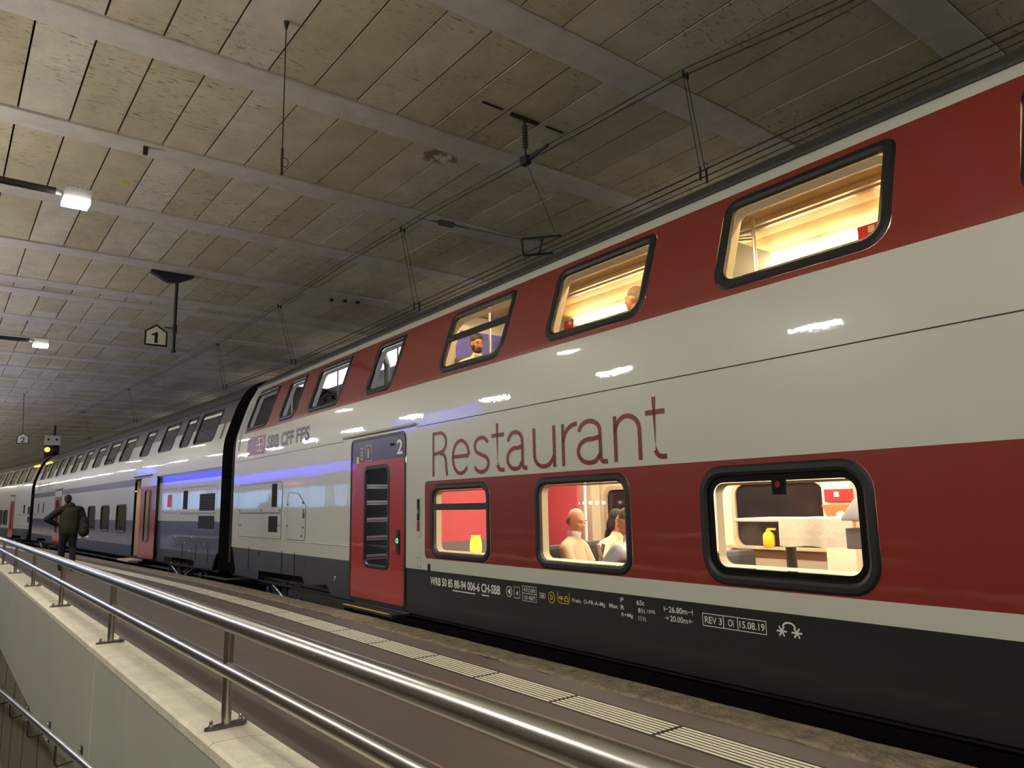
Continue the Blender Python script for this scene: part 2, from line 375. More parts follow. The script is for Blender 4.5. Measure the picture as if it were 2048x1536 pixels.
for dx in (0.95, 2.385):
    tag(MB().tube([(ex(y)+0.24+dx, y, -0.62) for y in sy], 0.055, 8).build('rail', 'rail_steel'), 'steel running rail under the train at the '+('platform side' if dx < 1 else 'far side'), 'rail')
wr = MB().box((XMAX-0.1, 55, 2.8), (0.2, 140, 7.3)).build('wall_right', 'hall_wall'); tag(wr, 'bare concrete wall beyond the track', kind='structure')
wl = MB().box((XMIN+0.1, 55, 3.1), (0.2, 140, 6.6)).build('wall_left', 'hall_wall'); tag(wl, 'bare concrete wall of the station hall', kind='structure')
# ramp going down beside the railing
rz = lambda y: -0.62-0.107*(y+0.0)
rf = MB().add([(RAMP_X0, -6, rz(-6)+0.0), (0.99, -6, rz(-6)), (0.99, RAMP_END, rz(RAMP_END)), (RAMP_X0, RAMP_END, rz(RAMP_END))], [(0, 1, 2, 3)]).build('floor_ramp', 'ramp_floor')
tag(rf, 'sloping concrete floor of the pedestrian ramp', kind='structure')
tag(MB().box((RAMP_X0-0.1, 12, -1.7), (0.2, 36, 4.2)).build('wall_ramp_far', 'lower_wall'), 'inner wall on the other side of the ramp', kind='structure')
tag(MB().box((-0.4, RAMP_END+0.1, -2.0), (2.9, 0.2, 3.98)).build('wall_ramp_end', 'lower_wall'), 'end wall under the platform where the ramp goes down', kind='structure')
WX = 0.955
wm = MB().box((WX+0.12, 12, -0.17), (0.23, 36, 1.06)).build('wall_ramp', 'ramp_wall'); tag(wm, 'grey green concrete parapet wall between ramp and platform with drip streaks', kind='structure')
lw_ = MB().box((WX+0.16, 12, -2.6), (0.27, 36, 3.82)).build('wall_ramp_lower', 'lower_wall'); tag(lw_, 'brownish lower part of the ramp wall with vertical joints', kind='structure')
for y in [3.5+1.35*k for k in range(9)]:
    MB().box((WX+0.024, y, -2.6), (0.006, 0.008, 3.8)).build('wall_joint', 'joint_dark', lw_)
MB().box((WX+0.004, 5.99, -0.17), (0.004, 0.012, 1.04)).build('wall_joint', 'coping_stone', wm)
# coping stones
cy0 = -6.0; n = 0
cop = MB().prism([(-0.06, -0.05), (-0.06, -0.012), (-0.045, 0.0), (0.10, 0.0), (0.115, -0.004), (0.185, -0.012), (0.185, -0.05)], 'y', -0.5, 0.5).mesh('coping_stone', 'coping_stone')
for k in range(13):
    o = link('coping_stone', cop, wm); ln = 2.73; o.location = (1.01, 5.99-2.73*4+ln*(k+0.5), 0.41); o.scale = (1, ln-0.008, 1)

# ------------------------------------------------------------------ railing on the coping
RX = 1.075
rail = empty('guard_railing', (RX, 3.46, 0.41)); tag(rail, 'brushed stainless steel two-rail guard railing standing on the pale coping', 'railing')
P0 = Vector((RX, 3.46, 0.41))
def rp(mb, name, m, smooth=True):
    mb.v = [tuple(Vector(p)-P0) for p in mb.v]; return mb.build(name, m, rail, smooth)
rp(MB().tube([(RX, -5.5, 0.845), (RX, 28, 0.845)], 0.041, 24), 'top_rail', 'steel')
rp(MB().tube([(RX, -5.5, 0.645), (RX, 28, 0.645)], 0.034, 24), 'middle_rail', 'steel')
for k in range(-2, 9):
    y = 3.46+2.70*k
    po = rp(MB().tube([(RX, y, 0.41), (RX, y, 0.83)], 0.021, 16), 'post', 'steel')
    pts = [(0.085*math.cos(t)*(1.15), 0.032*math.sin(t)) for t in [2*math.pi*i/20 for i in range(20)]]
    a = math.radians(12); pts = [(RX+p*math.cos(a)-q*math.sin(a), y+p*math.sin(a)+q*math.cos(a)) for p, q in pts]
    def sub(mb, name, m):
        mb.v = [tuple(Vector(p)-P0) for p in mb.v]; return mb.build(name, m, po, True)
    sub(MB().prism(pts, 'z', 0.409, 0.421), 'base_plate', 'steel_dark')
    for s in (-1, 1): sub(MB().lathe((RX+s*0.066, y+s*0.014, 0.42), [(0.011, 0), (0.011, 0.012), (0.008, 0.013), (0.008, 0.024), (0.004, 0.03)], 8), 'bolt', 'steel')
# handrail on the ramp wall
hr = empty('ramp_handrail', (0.78, 6.13, -0.2)); tag(hr, 'round steel handrail sloping down on brackets fixed to the ramp wall', 'handrail')
hz = lambda y: -0.185-0.112*(y-6.13)
H0 = Vector((0.78, 6.13, -0.2))
def hp(mb, name, m, par=hr): mb.v = [tuple(Vector(p)-H0) for p in mb.v]; return mb.build(name, m, par, True)
hp(MB().tube([(0.78, -2, hz(-2)), (0.78, 26, hz(26))], 0.024, 18), 'tube', 'steel')
for k in range(-2, 8):
    y = 6.13+1.72*k; z = hz(y)
    b_ = hp(MB().tube([(0.78, y, z-0.015), (0.78, y+0.02, z-0.13), (0.785, y+0.035, z-0.165), (0.805, y+0.05, z-0.182), (0.86, y+0.09, z-0.185), (WX-0.004, y+0.13, z-0.185)], 0.0085, 10), 'bracket', 'steel_dark')
    hp(MB().box((WX-0.0035, y+0.13, z-0.185), (0.008, 0.045, 0.17)), 'wall_plate', 'steel_dark', b_)
    for s in (-1, 1): hp(MB().tube([(WX-0.008, y+0.13, z-0.185+s*0.065), (WX-0.024, y+0.13, z-0.185+s*0.065)], 0.008, 8), 'screw', 'steel', b_)

# ------------------------------------------------------------------ coach shell
PK = [(-1.0, 0), (1.5, 0), (2.45, 0), (2.8, .03), (3.05, .10), (3.3, .18), (3.57, .275), (3.727, .36), (3.84, .42), (3.98, .55), (4.105, .75), (4.2, 1.0), (4.25, 1.38)]
def prof(z): return max(0.0, cr(PK, z)) if z > 2.45 else 0.0
def slope(z): return (prof(z+0.01)-prof(z-0.01))/0.02
def S(s, z, off=0.0):
    p = slope(z); k = 1/math.sqrt(1+p*p)
    return (prof(z)-off*k, s, z+off*p*k)
def rrect(s0, s1, z0, z1, r, n=6, r_top=None, cut=None):
    out = []
    for (cx, cz, a, rr) in ((s1-r, z0+r, -90, r), (s1-(r_top or r), z1-(r_top or r), 0, r_top or r), (s0+(r_top or r), z1-(r_top or r), 90, r_top or r), (s0+r, z0+r, 180, r)):
        for i in range(n+1):
            t = math.radians(a+90*i/n); out.append((cx+rr*math.cos(t), cz+rr*math.sin(t)))
    return out
def inside(p, poly):
    c = False; j = len(poly)-1
    for i in range(len(poly)):
        a, b = poly[i], poly[j]
        if (a[1] > p[1]) != (b[1] > p[1]) and p[0] < (b[0]-a[0])*(p[1]-a[1])/(b[1]-a[1])+a[0]: c = not c
        j = i
    return c
ZL = [2.3, 2.45, 2.55, 2.65, 2.75, 2.8, 2.87, 2.94, 3.0, 3.05, 3.1, 3.17, 3.24, 3.3, 3.37, 3.44, 3.51, 3.57, 3.62, 3.67, 3.727, 3.78, 3.84, 3.91, 3.98, 4.04, 4.105, 4.16, 4.2, 4.23, 4.25]
def cdt_region(s0, s1, z0, z1, levels, holes, step=1.6, extra=()):
    vs = []; es = []
    zs = sorted(set([z0, z1]+[z for z in levels if z0 < z < z1])); ns = max(1, int((s1-s0)/step))
    for z in zs:
        b = len(vs)
        for i in range(ns+1): vs.append((s0+(s1-s0)*i/ns, z))
        es += [(b+i, b+i+1) for i in range(ns)]
    for h in list(holes)+list(extra):
        h = [(min(max(p[0], s0), s1), min(max(p[1], z0), z1)) for p in h] if any(p[0] < s0 or p[0] > s1 or p[1] < z0 or p[1] > z1 for p in h) else h
        b = len(vs); vs += h; es += [(b+i, b+(i+1) % len(h)) for i in range(len(h))]
    r = delaunay_2d_cdt([Vector(v) for v in vs], es, [], 0, 1e-5)
    V, F = r[0], r[2]; keep = []
    bbs = [(min(p[0] for p in h), max(p[0] for p in h), min(p[1] for p in h), max(p[1] for p in h), h) for h in holes]
    for f in F:
        c = (sum(V[i][0] for i in f)/3, sum(V[i][1] for i in f)/3)
        if not (s0 <= c[0] <= s1 and z0 <= c[1] <= z1): continue
        if any(a < c[0] < b and d < c[1] < e and inside(c, h) for a, b, d, e, h in bbs): continue
        keep.append(tuple(f))
    return [tuple(v) for v in V], keep
def skin_mesh(name, V, F, mats, matfn, off=0.0, mirror=False, width=2.76):
    me = bpy.data.meshes.new(name)
    P = [S(v[0], v[1], off) for v in V]
    if mirror: P = [(width-p[0], p[1], p[2]) for p in P]
    F2 = []
    for f in F:
        a, b, c = (Vector(P[i]) for i in f); nx = (b-a).cross(c-a).x
        F2.append(f if (nx < 0) != mirror else tuple(reversed(f)))
    me.from_pydata(P, [], F2)
    for m in mats: me.materials.append(M[m])
    for p, f in zip(me.polygons, F2):
        p.use_smooth = True; p.material_index = matfn(sum(V[i][0] for i in f)/3, sum(V[i][1] for i in f)/3) if matfn else 0
    ns = []
    for v in V:
        k = slope(v[1]); q = Vector((-1, 0, k)).normalized(); ns.append((-q.x if mirror else q.x, 0, q.z))
    me.normals_split_custom_set_from_vertices(ns)
    return me
def loops_part(name, loops, mats, parent, mi=None, close=True, smooth=True, fillmat=None):
    mb = MB(); n = len(loops[0])
    for k in range(len(loops)-1):
        mb.add(loops[k]+loops[k+1], [(i, (i+1) % n, n+(i+1) % n, n+i) for i in range(n)], 0 if mi is None else mi[k])
    return mb.build(name, mats, parent, smooth)
def map_loop(poly, off): return [S(p[0], p[1], off) for p in poly]
def plate(name, poly, off, m, parent, levels=True):
    zs = [p[1] for p in poly]; ss = [p[0] for p in poly]
    lv = [z for z in ZL if min(zs) < z < max(zs)] if max(zs) > 2.45 else []
    V, F = cdt_region(min(ss)-.01, max(ss)+.01, min(zs)-.01, max(zs)+.01, lv, [], 5.0, [poly])
    F = [f for f in F if inside((sum(V[i][0] for i in f)/3, sum(V[i][1] for i in f)/3), poly)]
    me = skin_mesh(name, V, F, [m], None, off)
    return link(name, me, parent)
def window(root, s0, s1, z0, z1, fw=0.06, r=0.13, gl='clear_glass', reveal='cream', bar=None, inner=None, depth=0.09, rt=None):
    """rubber frame with curved pane; reveal goes into the coach"""
    n = 6; o = rrect(s0, s1, z0, z1, r, n, rt); i_ = rrect(s0+fw, s1-fw, z0+fw, z1-fw, max(0.03, r-fw*0.8), n, max(0.03, (rt or r)-fw*0.8))
    mid = rrect(s0+fw*.25, s1-fw*.25, z0+fw*.25, z1-fw*.25, max(0.03, r-fw*.2), n, max(.03, (rt or r)-fw*.2)); mid2 = rrect(s0+fw*.7, s1-fw*.7, z0+fw*.7, z1-fw*.7, max(0.03, r-fw*.56), n, max(.03, (rt or r)-fw*.56))
    fr = loops_part('window_frame', [map_loop(o, 0.001), map_loop(mid, 0.016), map_loop(mid2, 0.016), map_loop(i_, 0.002), map_loop(i_, -0.03)], 'rubber', root)
    plate('pane', i_, -0.012, gl, fr)
    if inner:
        j = rrect(s0+fw+inner, s1-fw-inner, z0+fw+inner, z1-fw-inner, 0.09, n); loops_part('pane_border', [map_loop(i_, -0.014), map_loop(j, -0.014)], 'black_void', fr)
    if reveal:
        j = rrect(s0+fw+(inner or 0)+.004, s1-fw-(inner or 0)-.004, z0+fw+(inner or 0)+.004, z1-fw-(inner or 0)-.004, 0.07, n); j2 = rrect(s0+fw+(inner or 0)+.02, s1-fw-(inner or 0)-.02, z0+fw+(inner or 0)+.02, z1-fw-(inner or 0)-.02, 0.07, n)
        loops_part('window_reveal', [map_loop(j, -0.03), map_loop(j2, -depth)], reveal, fr)
    if bar:
        b0, b1 = bar; mb = MB(); a = [S(s0+fw*.6, z, off) for z, off in ((b0, 0.0), (b0, .012), (b1, .012), (b1, 0.0))]; b = [S(s1-fw*.6, z, off) for z, off in ((b0, 0.0), (b0, .012), (b1, .012), (b1, 0.0))]
        mb.add(a+b, [(0, 1, 5, 4), (1, 2, 6, 5), (2, 3, 7, 6), (3, 0, 4, 7)]); mb.build('glazing_bar', 'rubber', fr)
    return fr, o
def car_text(root, txt, sl, sr, z0, z1, m, off=0.003, bold=0.012, name='lettering'):
    vs, fs = text_polys(txt, bold)
    mb = MB().add([S(sl+(sr-sl)*u, z0+(z1-z0)*v, off) for u, v in vs], fs)
    me = mb.mesh(name, m); return link(name, me, root)
def ribbon(mb, pts, w, off, sl, base, n0=None):
    pts = [Vector(p) for p in pts]; L_, R_ = [], []
    for i, p in enumerate(pts):
        d = ((pts[min(i+1, len(pts)-1)]-p).normalized()+(p-pts[max(0, i-1)]).normalized())
        d = d.normalized(); nn = Vector((-d.y, d.x)); L_.append(p+nn*w/2); R_.append(p-nn*w/2)
    vs = [S(sl-p.x, base+p.y, off) for p in L_]+[S(sl-p.x, base+p.y, off) for p in R_]; k = len(pts)
    mb.add(vs, [(i, i+1, k+i+1, k+i) for i in range(k-1)])
def outline(root, poly, w, m, off=0.003, name='panel_seam'):
    n = len(poly); c = (sum(p[0] for p in poly)/n, sum(p[1] for p in poly)/n); ins = []
    for i in range(n):
        a = Vector(poly[i-1]); b = Vector(poly[i]); e = Vector(poly[(i+1) % n]); d = ((b-a).normalized()+(e-b).normalized()).normalized(); nn = Vector((-d.y, d.x))
        if (Vector(c)-b).dot(nn) < 0: nn = -nn
        ins.append(tuple(b+nn*w))
    return loops_part(name, [map_loop(poly, off), map_loop(ins, off)], m, root, smooth=False)

ZB = 0.20      # lower edge of the skirts above the bogies (platform level = 0)
def shell(root, s0, s1, holes_near, matfn, mats, zb, levels, holes_far=(), cuts=(), lines=()):
    V, F = cdt_region(s0, s1, zb, 4.25, ZL+levels, list(holes_near)+list(cuts), extra=lines)
    link('body_shell', skin_mesh('body_shell', V, F, mats, matfn), root)
    V, F = cdt_region(s0, s1, zb, 4.25, ZL+levels, list(holes_far))
    link('far_side_shell', skin_mesh('far_side_shell', V, F, mats, matfn, 0, True), root)
    for s in (s0, s1):    # end walls
        mb = MB()
        prof_pts = [(prof(z), z) for z in [zb, 1.0, 2.3]+ZL]+[(2.76-prof(z), z) for z in reversed([zb, 1.0, 2.3]+ZL)]
        mb.add([(p[0], s, p[1]) for p in prof_pts], [tuple(range(len(prof_pts)))])
        mb.build('end_wall', 'black_void', root)
    MB().box((1.38, (s0+s1)/2, zb-0.02), (2.7, s1-s0-0.1, 0.03)).build('underframe', 'black_void', root)
def bogie(root, s):
    b = empty('bogie', (1.38, s, -0.5), 0, root)
    for ds in (-1.25, 1.25):
        for x in (-1.0, 0.72-1.38+0.3, 1.0):
            if abs(x) < 0.9: continue
            MB().tube([(x-0.07, ds, 0.35), (x+0.07, ds, 0.35)], 0.46, 28).build('wheel', 'iron', b, True)
        for x in (-1.16, 1.16): MB().lathe((0, 0, 0), [(0.10, 0), (0.10, 0.09), (0.06, 0.10)], 16).build('axle_box', 'steel_dark', b, True).matrix_local = Matrix.Translation((x, ds, 0.35)) @ Matrix.Rotation(math.copysign(math.pi/2, x), 4, 'Y')
    for x in (-1.12, 1.12): MB().bevel_box((x, 0, 0.42), (0.16, 3.0, 0.2), 0.03).build('side_frame', 'iron', b)
    for sg in (-1, 1):
        MB().tube([(-1.27, 0.2*sg, 0.30), (-1.27, 0.95*sg, 0.55)], [0.045, 0.045], 12).build('damper', 'steel_dark', b, True)
        for d in (0.25, 0.38): MB().tube([(-1.26, d*sg, 0.30), (-1.26, d*sg, 0.62)], 0.035, 10).build('spring', 'iron', b, True)
    return b
def gangway(name, c, yaw, label):
    r = empty(name, c, -yaw); tag(r, label, 'gangway')
    for i in range(4):
        ins = 0.10 if i % 2 else 0.05
        pts = [(prof(z)+ins+0.05, z-0.08) for z in [0.35, 1.0, 2.3]+ZL]+[(2.76-prof(z)-ins-0.05, z-0.08) for z in reversed([0.35, 1.0, 2.3]+ZL)]
        MB().prism(pts, 'y', -0.25+0.125*i, -0.25+0.125*(i+1)).build('bellows_fold', 'black_void', r)
    return r

# ------------------------------------------------------------------ restaurant coach
A1 = math.radians(1.4); P1 = Vector((4.47, 3.9, 0))
car1 = empty('restaurant_coach', P1, -A1); tag(car1, 'red and white double-deck restaurant coach with large Restaurant lettering', 'train coach')
M1 = Matrix.Translation(P1) @ Matrix.Rotation(-A1, 4, 'Z')
def C1(x, s, z): return M1 @ Vector((x, s, z))
END1, START1 = 11.5, -14.8
uw = [(-3.96, -2.62), (-1.92, -0.57), (0.14, 1.48), (2.17, 3.50), (4.67, 5.53), (6.41, 7.72), (8.27, 9.14), (9.70, 11.0)]
lw = [(2.35, 3.56), (0.33, 1.60), (-1.70, -0.38)]
U0, U1, L0, L1 = 2.865, 3.665, 0.745, 1.58
holes = []; wins = []
for k, (a, b) in enumerate(uw):
    fr, o = window(car1, a, b, U0, U1, 0.085 if k < 7 else 0.06, 0.17, 'clear_glass', 'cream' if k < 4 else 'cabin_white', (3.26, 3.345) if k == 3 else None, rt=0.12); holes.append(o)
for k, (a, b) in enumerate(lw):
    fr, o = window(car1, a, b, L0, L1, 0.07, 0.15 if k < 2 else 0.2, 'clear_glass', 'cream', (1.285, 1.355) if k == 0 else None, 0.05 if k == 2 else None); holes.append(o)
    if k == 2:
        MB().box((0.03, -1.035, 1.43), (0.012, 0.105, 0.13)).build('rear_lamp_holder', 'black_void', fr)
        MB().tube([(0.02, -1.03, 1.435), (0.026, -1.03, 1.435)], 0.021, 18).build('red_marker', 'red_dot', fr, True)
D0, D1, DZ0, DZ1 = 4.17, 5.79, 0.12, 2.27
dr = rrect(D0, D1, DZ0, DZ1, 0.05, 5, 0.10)
def car1_mat(s, z):
    if z < 0.60: return 2 if s < D1 else 3
    if z > 3.84: return 4
    if z > 3.727: return 0
    if z > 2.815: return 1 if s < 11.03 else 0
    if 0.735 < z < 1.62 and s < 3.67: return 1
    return 0
corner = rrect(START1-1, 3.67, 0.735, 1.62, 0.18, 6)
shell(car1, START1, END1, holes+[dr], car1_mat, ['white_paint', 'red_paint', 'black_paint', 'skirt_grey', 'roof_grey'], 0.08,
      [0.60, 0.735, 1.62, 2.815], [rrect(a, b, L0, L1, 0.15) for a, b in ((0.2, 1.39), (-1.9, -.7), (2.3, 3.5))],
      [[(9.75, 0.0), (9.75, 0.235), (7.62, 0.27), (7.45, 0.16), (6.6, 0.22), (6.4, 0.0)], [(11.6, 0.0), (11.6, 0.6), (11.42, 0.58), (11.2, 0.2), (11.2, 0.0)]],
      [[(3.67, .735), (3.67, 1.62), (3.60, 1.62), (3.60, .735)], [(11.03, 2.815), (11.03, 3.727), (11.06, 3.727), (11.06, 2.815)], [(D1, .08), (D1, .60), (D1+.02, .60), (D1+.02, .08)]])
# the red band needs its lower-deck window surround edge line: a constraint edge at s = 3.67 (vertical border plate)
plate('band_end', rrect(3.58, 3.70, 0.735, 1.62, 0.055, 4), 0.0015, 'red_paint', car1)
for z, a, b in ((2.285, START1, 3.9), (2.275, 6.05, END1)): loops_part('body_seam', [map_loop([(a, z-.004), (b, z-.004)], .002), map_loop([(a, z+.004), (b, z+.004)], .002)], 'seam', car1, smooth=False)
MB().tube([S(a, 0.80, 0.004) for a in (5.85, END1-.02)], 0.006, 6).build('body_ridge', 'white_paint', car1)
MB().tube([S(a, 3.845, 0.01) for a in (START1, END1)], 0.018, 8).build('rain_gutter', 'roof_grey', car1, True)
# door
lf_in = rrect(D0+.03, D1-.03, DZ0+.02, DZ1-.035, 0.04, 5, 0.08)
loops_part('door_seal', [map_loop(dr, 0.002), map_loop(dr, 0.012), map_loop(lf_in, 0.012), map_loop(lf_in, -0.01)], 'rubber', car1)
dwo = rrect(4.60, 5.36, 0.54, 1.88, 0.10, 6); dwi = rrect(4.645, 5.315, 0.585, 1.835, 0.08, 6)
V, F = cdt_region(D0+.02, D1-.02, DZ0+.01, DZ1-.02, [1.94], [dwo], 0.5, [lf_in]); F = [f for f in F if inside((sum(V[i][0] for i in f)/3, sum(V[i][1] for i in f)/3), lf_in)]
door = link('sliding_door', skin_mesh('sliding_door', V, F, ['door_red', 'door_blue'], lambda s, z: 1 if z > 1.94 else 0, 0.006), car1); door['label'] = 'red passenger door with blue class panel'
loops_part('door_window_frame', [map_loop(dwo, 0.006), map_loop(rrect(4.612, 5.348, .552, 1.868, .095, 6), 0.014), map_loop(dwi, 0.012), map_loop(dwi, -0.02)], 'rubber', door)
plate('door_pane', dwi, 0.0, 'clear_glass', door)
car_text(door, '2', 4.40, 4.25, 1.985, 2.17, 'letter_white', 0.009, 0.02, 'class_numeral')
outline(door, [(5.32, 1.95), (5.14, 1.95), (5.14, 2.16), (5.32, 2.16)], 0.006, 'letter_white', 0.009, 'pictogram_border')
for ds in (0.075, 0.105): MB().box((-0.009, 5.32-ds, 2.05), (0.002, 0.014, 0.13)).build('pictogram', 'letter_white', door)
plate('sticker', [(5.60, 1.93), (5.52, 1.93), (5.52, 2.02), (5.60, 2.02)], 0.009, 'yellow_sticker', door)
for z in (2.01, 2.10): outline(door, [(5.47, z-.035), (5.40, z-.035), (5.40, z+.035), (5.47, z+.035)], 0.012, 'letter_white', 0.009, 'pictogram')
for ds in (4.50, 4.56): MB().tube([(-.006, ds, 2.12), (-.014, ds, 2.12)], 0.018, 12).build('door_knob', 'black_void', door, True)
MB().bevel_box((-0.012, 4.36, 0.90), (0.016, 0.08, 0.30), 0.006).build('opening_button_plate', 'rubber', door)
loops_part('green_ring', [[(-.022, 4.36+.030*math.cos(t), .915+.030*math.sin(t)) for t in [2*math.pi*i/16 for i in range(16)]], [(-.022, 4.36+.018*math.cos(t), .915+.018*math.sin(t)) for t in [2*math.pi*i/16 for i in range(16)]]], 'green_led', door)
MB().tube([(-.02, 6.05, 2.325), (-.02, 3.93, 2.325)], 0.02, 8).build('door_drip_rail', 'white_paint', car1, True)
st = MB().box((-0.10, 4.85, 0.055), (0.24, 1.5, 0.03)).build('entrance_step', 'iron', car1); MB().box((-0.21, 4.85, 0.073), (0.03, 1.3, 0.006)).build('step_edge', 'yellow_sticker', st)
MB().box((-0.02, 6.9, 0.0), (0.1, 2.2, 0.10)).build('cable_duct', 'iron', car1)
# handle recess beside the door
hrc = MB().bevel_box((0.0, 3.845, 1.20), (0.012, 0.11, 0.46), 0.004).build('grab_recess', 'white_paint', car1)
MB().box((-0.008, 3.845, 1.29), (0.006, 0.055, 0.25)).build('grab_slot', 'black_void', hrc); MB().box((-0.008, 3.845, 1.10), (0.006, 0.055, 0.12)).build('grab_slot_end', 'letter_red', hrc); MB().tube([(-.012, 3.845, 1.24), (-.012, 3.845, 1.30)], .012, 8).build('grab_handle', 'steel', hrc, True)
outline(car1, [(3.88, .62), (3.80, .62), (3.80, .74), (3.88, .74)], .006, 'seam', 0.003, 'jacking_mark'); MB().bevel_box((-.004, 3.60, .63), (.012, .05, .09), .004).build('cable_clip', 'black_void', car1)
# access hatches near the coach end
def hatch(poly, vents=()):
    o = plate('access_hatch', poly, 0.004, 'white_paint', car1); outline(o, poly, 0.010, 'seam', 0.0055)
    for a, b, z0, z1 in vents: outline(o, [(a, z0), (b, z0), (b, z1), (a, z1)], 0.012, 'rubber', 0.006, 'vent_frame'); plate('vent_grille', [(a, z0), (b, z0), (b, z1), (a, z1)], 0.0058, 'black_void', o)
    return o
hatch(rrect(8.60, 11.12, 1.265, 1.80, 0.12, 4), [(8.86, 9.14, 1.36, 1.77)]); hatch(rrect(8.62, 11.05, 0.815, 1.255, 0.03, 3), [(8.80, 9.28, 0.93, 1.21)])
hatch([(8.30, .82), (7.55, .82), (7.50, .88), (7.50, 1.38), (7.85, 1.58), (8.25, 1.60), (8.33, 1.52), (8.33, .86)])
for s, z in ((11.0, 1.31), (9.7, 1.31), (8.72, 1.31), (10.95, 1.03), (8.75, 1.05), (7.62, 1.42), (7.58, 1.30), (7.6, 1.03), (7.65, .90), (8.32, 1.4), (8.32, 1.05)):
    MB().box((-.007, s, z), (.006, .035, .035)).build('hatch_latch', 'rubber', car1)
MB().box((-.006, 7.58, 1.22), (.006, .07, .09)).build('hatch_lock', 'rubber', car1)
for s in (10.35, 8.55, 7.95): MB().box((-.003, s, .43), (.006, .012, .40)).build('skirt_seam', 'black_void', car1)
MB().tube([(-.004, 9.75, .54), (.004, 9.75, .54)], .04, 14).build('skirt_hole', 'black_void', car1, True)
car_text(car1, '7', 6.34, 6.26, 0.30, 0.36, 'letter_white')
# corner slot and logo
plate('end_slot', rrect(11.18, 11.30, 2.50, 3.45, 0.055, 5), 0.004, 'shade_grey', car1)
plate('logo_field', [(10.68, 2.345), (9.62, 2.345), (9.62, 2.70), (10.68, 2.70)], 0.003, 'logo_violet', car1)
lg = MB(); cs, cz = 9.93, 2.525
hexo = [(cs-.25, cz), (cs-.13, cz+.13), (cs+.13, cz+.13), (cs+.25, cz), (cs+.13, cz-.13), (cs-.13, cz-.13)]
lo = outline(car1, hexo, 0.022, 'letter_white', 0.005, 'logo_outline')
for ds, dz, ws, wz in ((0, 0, .36, .028), (0, 0, .05, .22)): MB().box((-.006-(prof(cz)), cs+ds, cz+dz), (.002, ws, wz)).build('logo_cross', 'letter_white', lo).location = (2*prof(cz), 0, 0)
for w_, a_, b_ in (('SBB', 9.50, 8.87), ('CFF', 8.76, 8.14), ('FFS', 8.03, 7.42)): car_text(car1, w_, a_, b_, 2.405, 2.65, 'letter_dark', 0.004, 0.034)
# big Restaurant lettering drawn stroke by stroke
def arc(cx, cy, rx, ry, a0, a1, n=14): return [(cx+rx*math.cos(math.radians(a0+(a1-a0)*i/n)), cy+ry*math.sin(math.radians(a0+(a1-a0)*i/n))) for i in range(n+1)]
CAP, XH, W_ = 0.51, 0.385, 0.041
def letter(ch, w):
    if ch == 'R': return [[(.017, 0), (.017, CAP)], [(.017, CAP-.015), (w*.45, CAP-.015)]+arc(w*.5, CAP*.765-.0075, w*.40, CAP*.235-.0075, 90, -90)+[(.017, CAP*.53-.015)], [(w*.5, CAP*.53-.015)]+arc(w*.58, CAP*.53-.115, w*.30, .10, 80, 0)+[(w*.90, .09), (w*.97, 0)]]
    if ch == 'e': return [[(.02, XH*.52), (w-.02, XH*.52)], arc(w/2, XH/2, w/2-.017, XH/2-.012, 4, 322, 30)]
    if ch == 's': return [arc(w*.5, XH*.745, w*.42, XH*.225, 15, 255, 16)+[(w*.62, XH*.46)]+arc(w*.5, XH*.25, w*.44, XH*.225, 62, -165, 16)]
    if ch == 't': return [[(w*.45, CAP*.97), (w*.45, .08)]+arc(w*.45+.075, .082, .075, .068, 180, 270, 8)+[(w, .014)], [(0, XH-.014), (w*.98, XH-.014)]]
    if ch == 'a': return [arc(w*.42, XH*.72, w*.36, XH*.26, 172, 10, 14)+[(w*.78, XH*.5), (w*.78, .07)]+arc(w*.78+.04, .06, .04, .046, 180, 270, 6)+[(w, .014)], [(w*.78, XH*.60)]+arc(w*.42, XH*.30, w*.40, XH*.27, 75, 300, 18)+[(w*.78, XH*.22)]]
    if ch == 'u': return [[(.017, XH), (.017, XH*.35)]+arc(w*.48, XH*.33, w*.48-.017, XH*.33-.012, 180, 330, 14)+[(w-.017, XH*.28)], [(w-.017, XH), (w-.017, 0)]]
    if ch == 'r': return [[(.017, XH), (.017, 0)], [(.02, XH*.55)]+arc(w, XH*.55, w-.02, XH*.45-.014, 170, 88, 10)]
    if ch == 'n': return [[(.017, XH), (.017, 0)], [(.017, XH*.62)]+arc(w*.5, XH*.64, w*.5-.017, XH*.36-.012, 170, 0, 14)+[(w-.017, 0)]]
rest_l = [('R', 3.515, 3.18), ('e', 3.085, 2.72), ('s', 2.645, 2.345), ('t', 2.30, 2.075), ('a', 2.03, 1.70), ('u', 1.60, 1.265), ('r', 1.17, 0.96), ('a', 0.955, 0.575), ('n', 0.49, 0.175), ('t', 0.12, -0.09)]
for ch, sl, sr in rest_l:
    mb = MB()
    for st_ in letter(ch, sl-sr): ribbon(mb, st_, W_, 0.003, sl, 1.668)
    mb.build('letter_'+ch.lower(), 'letter_red', car1)
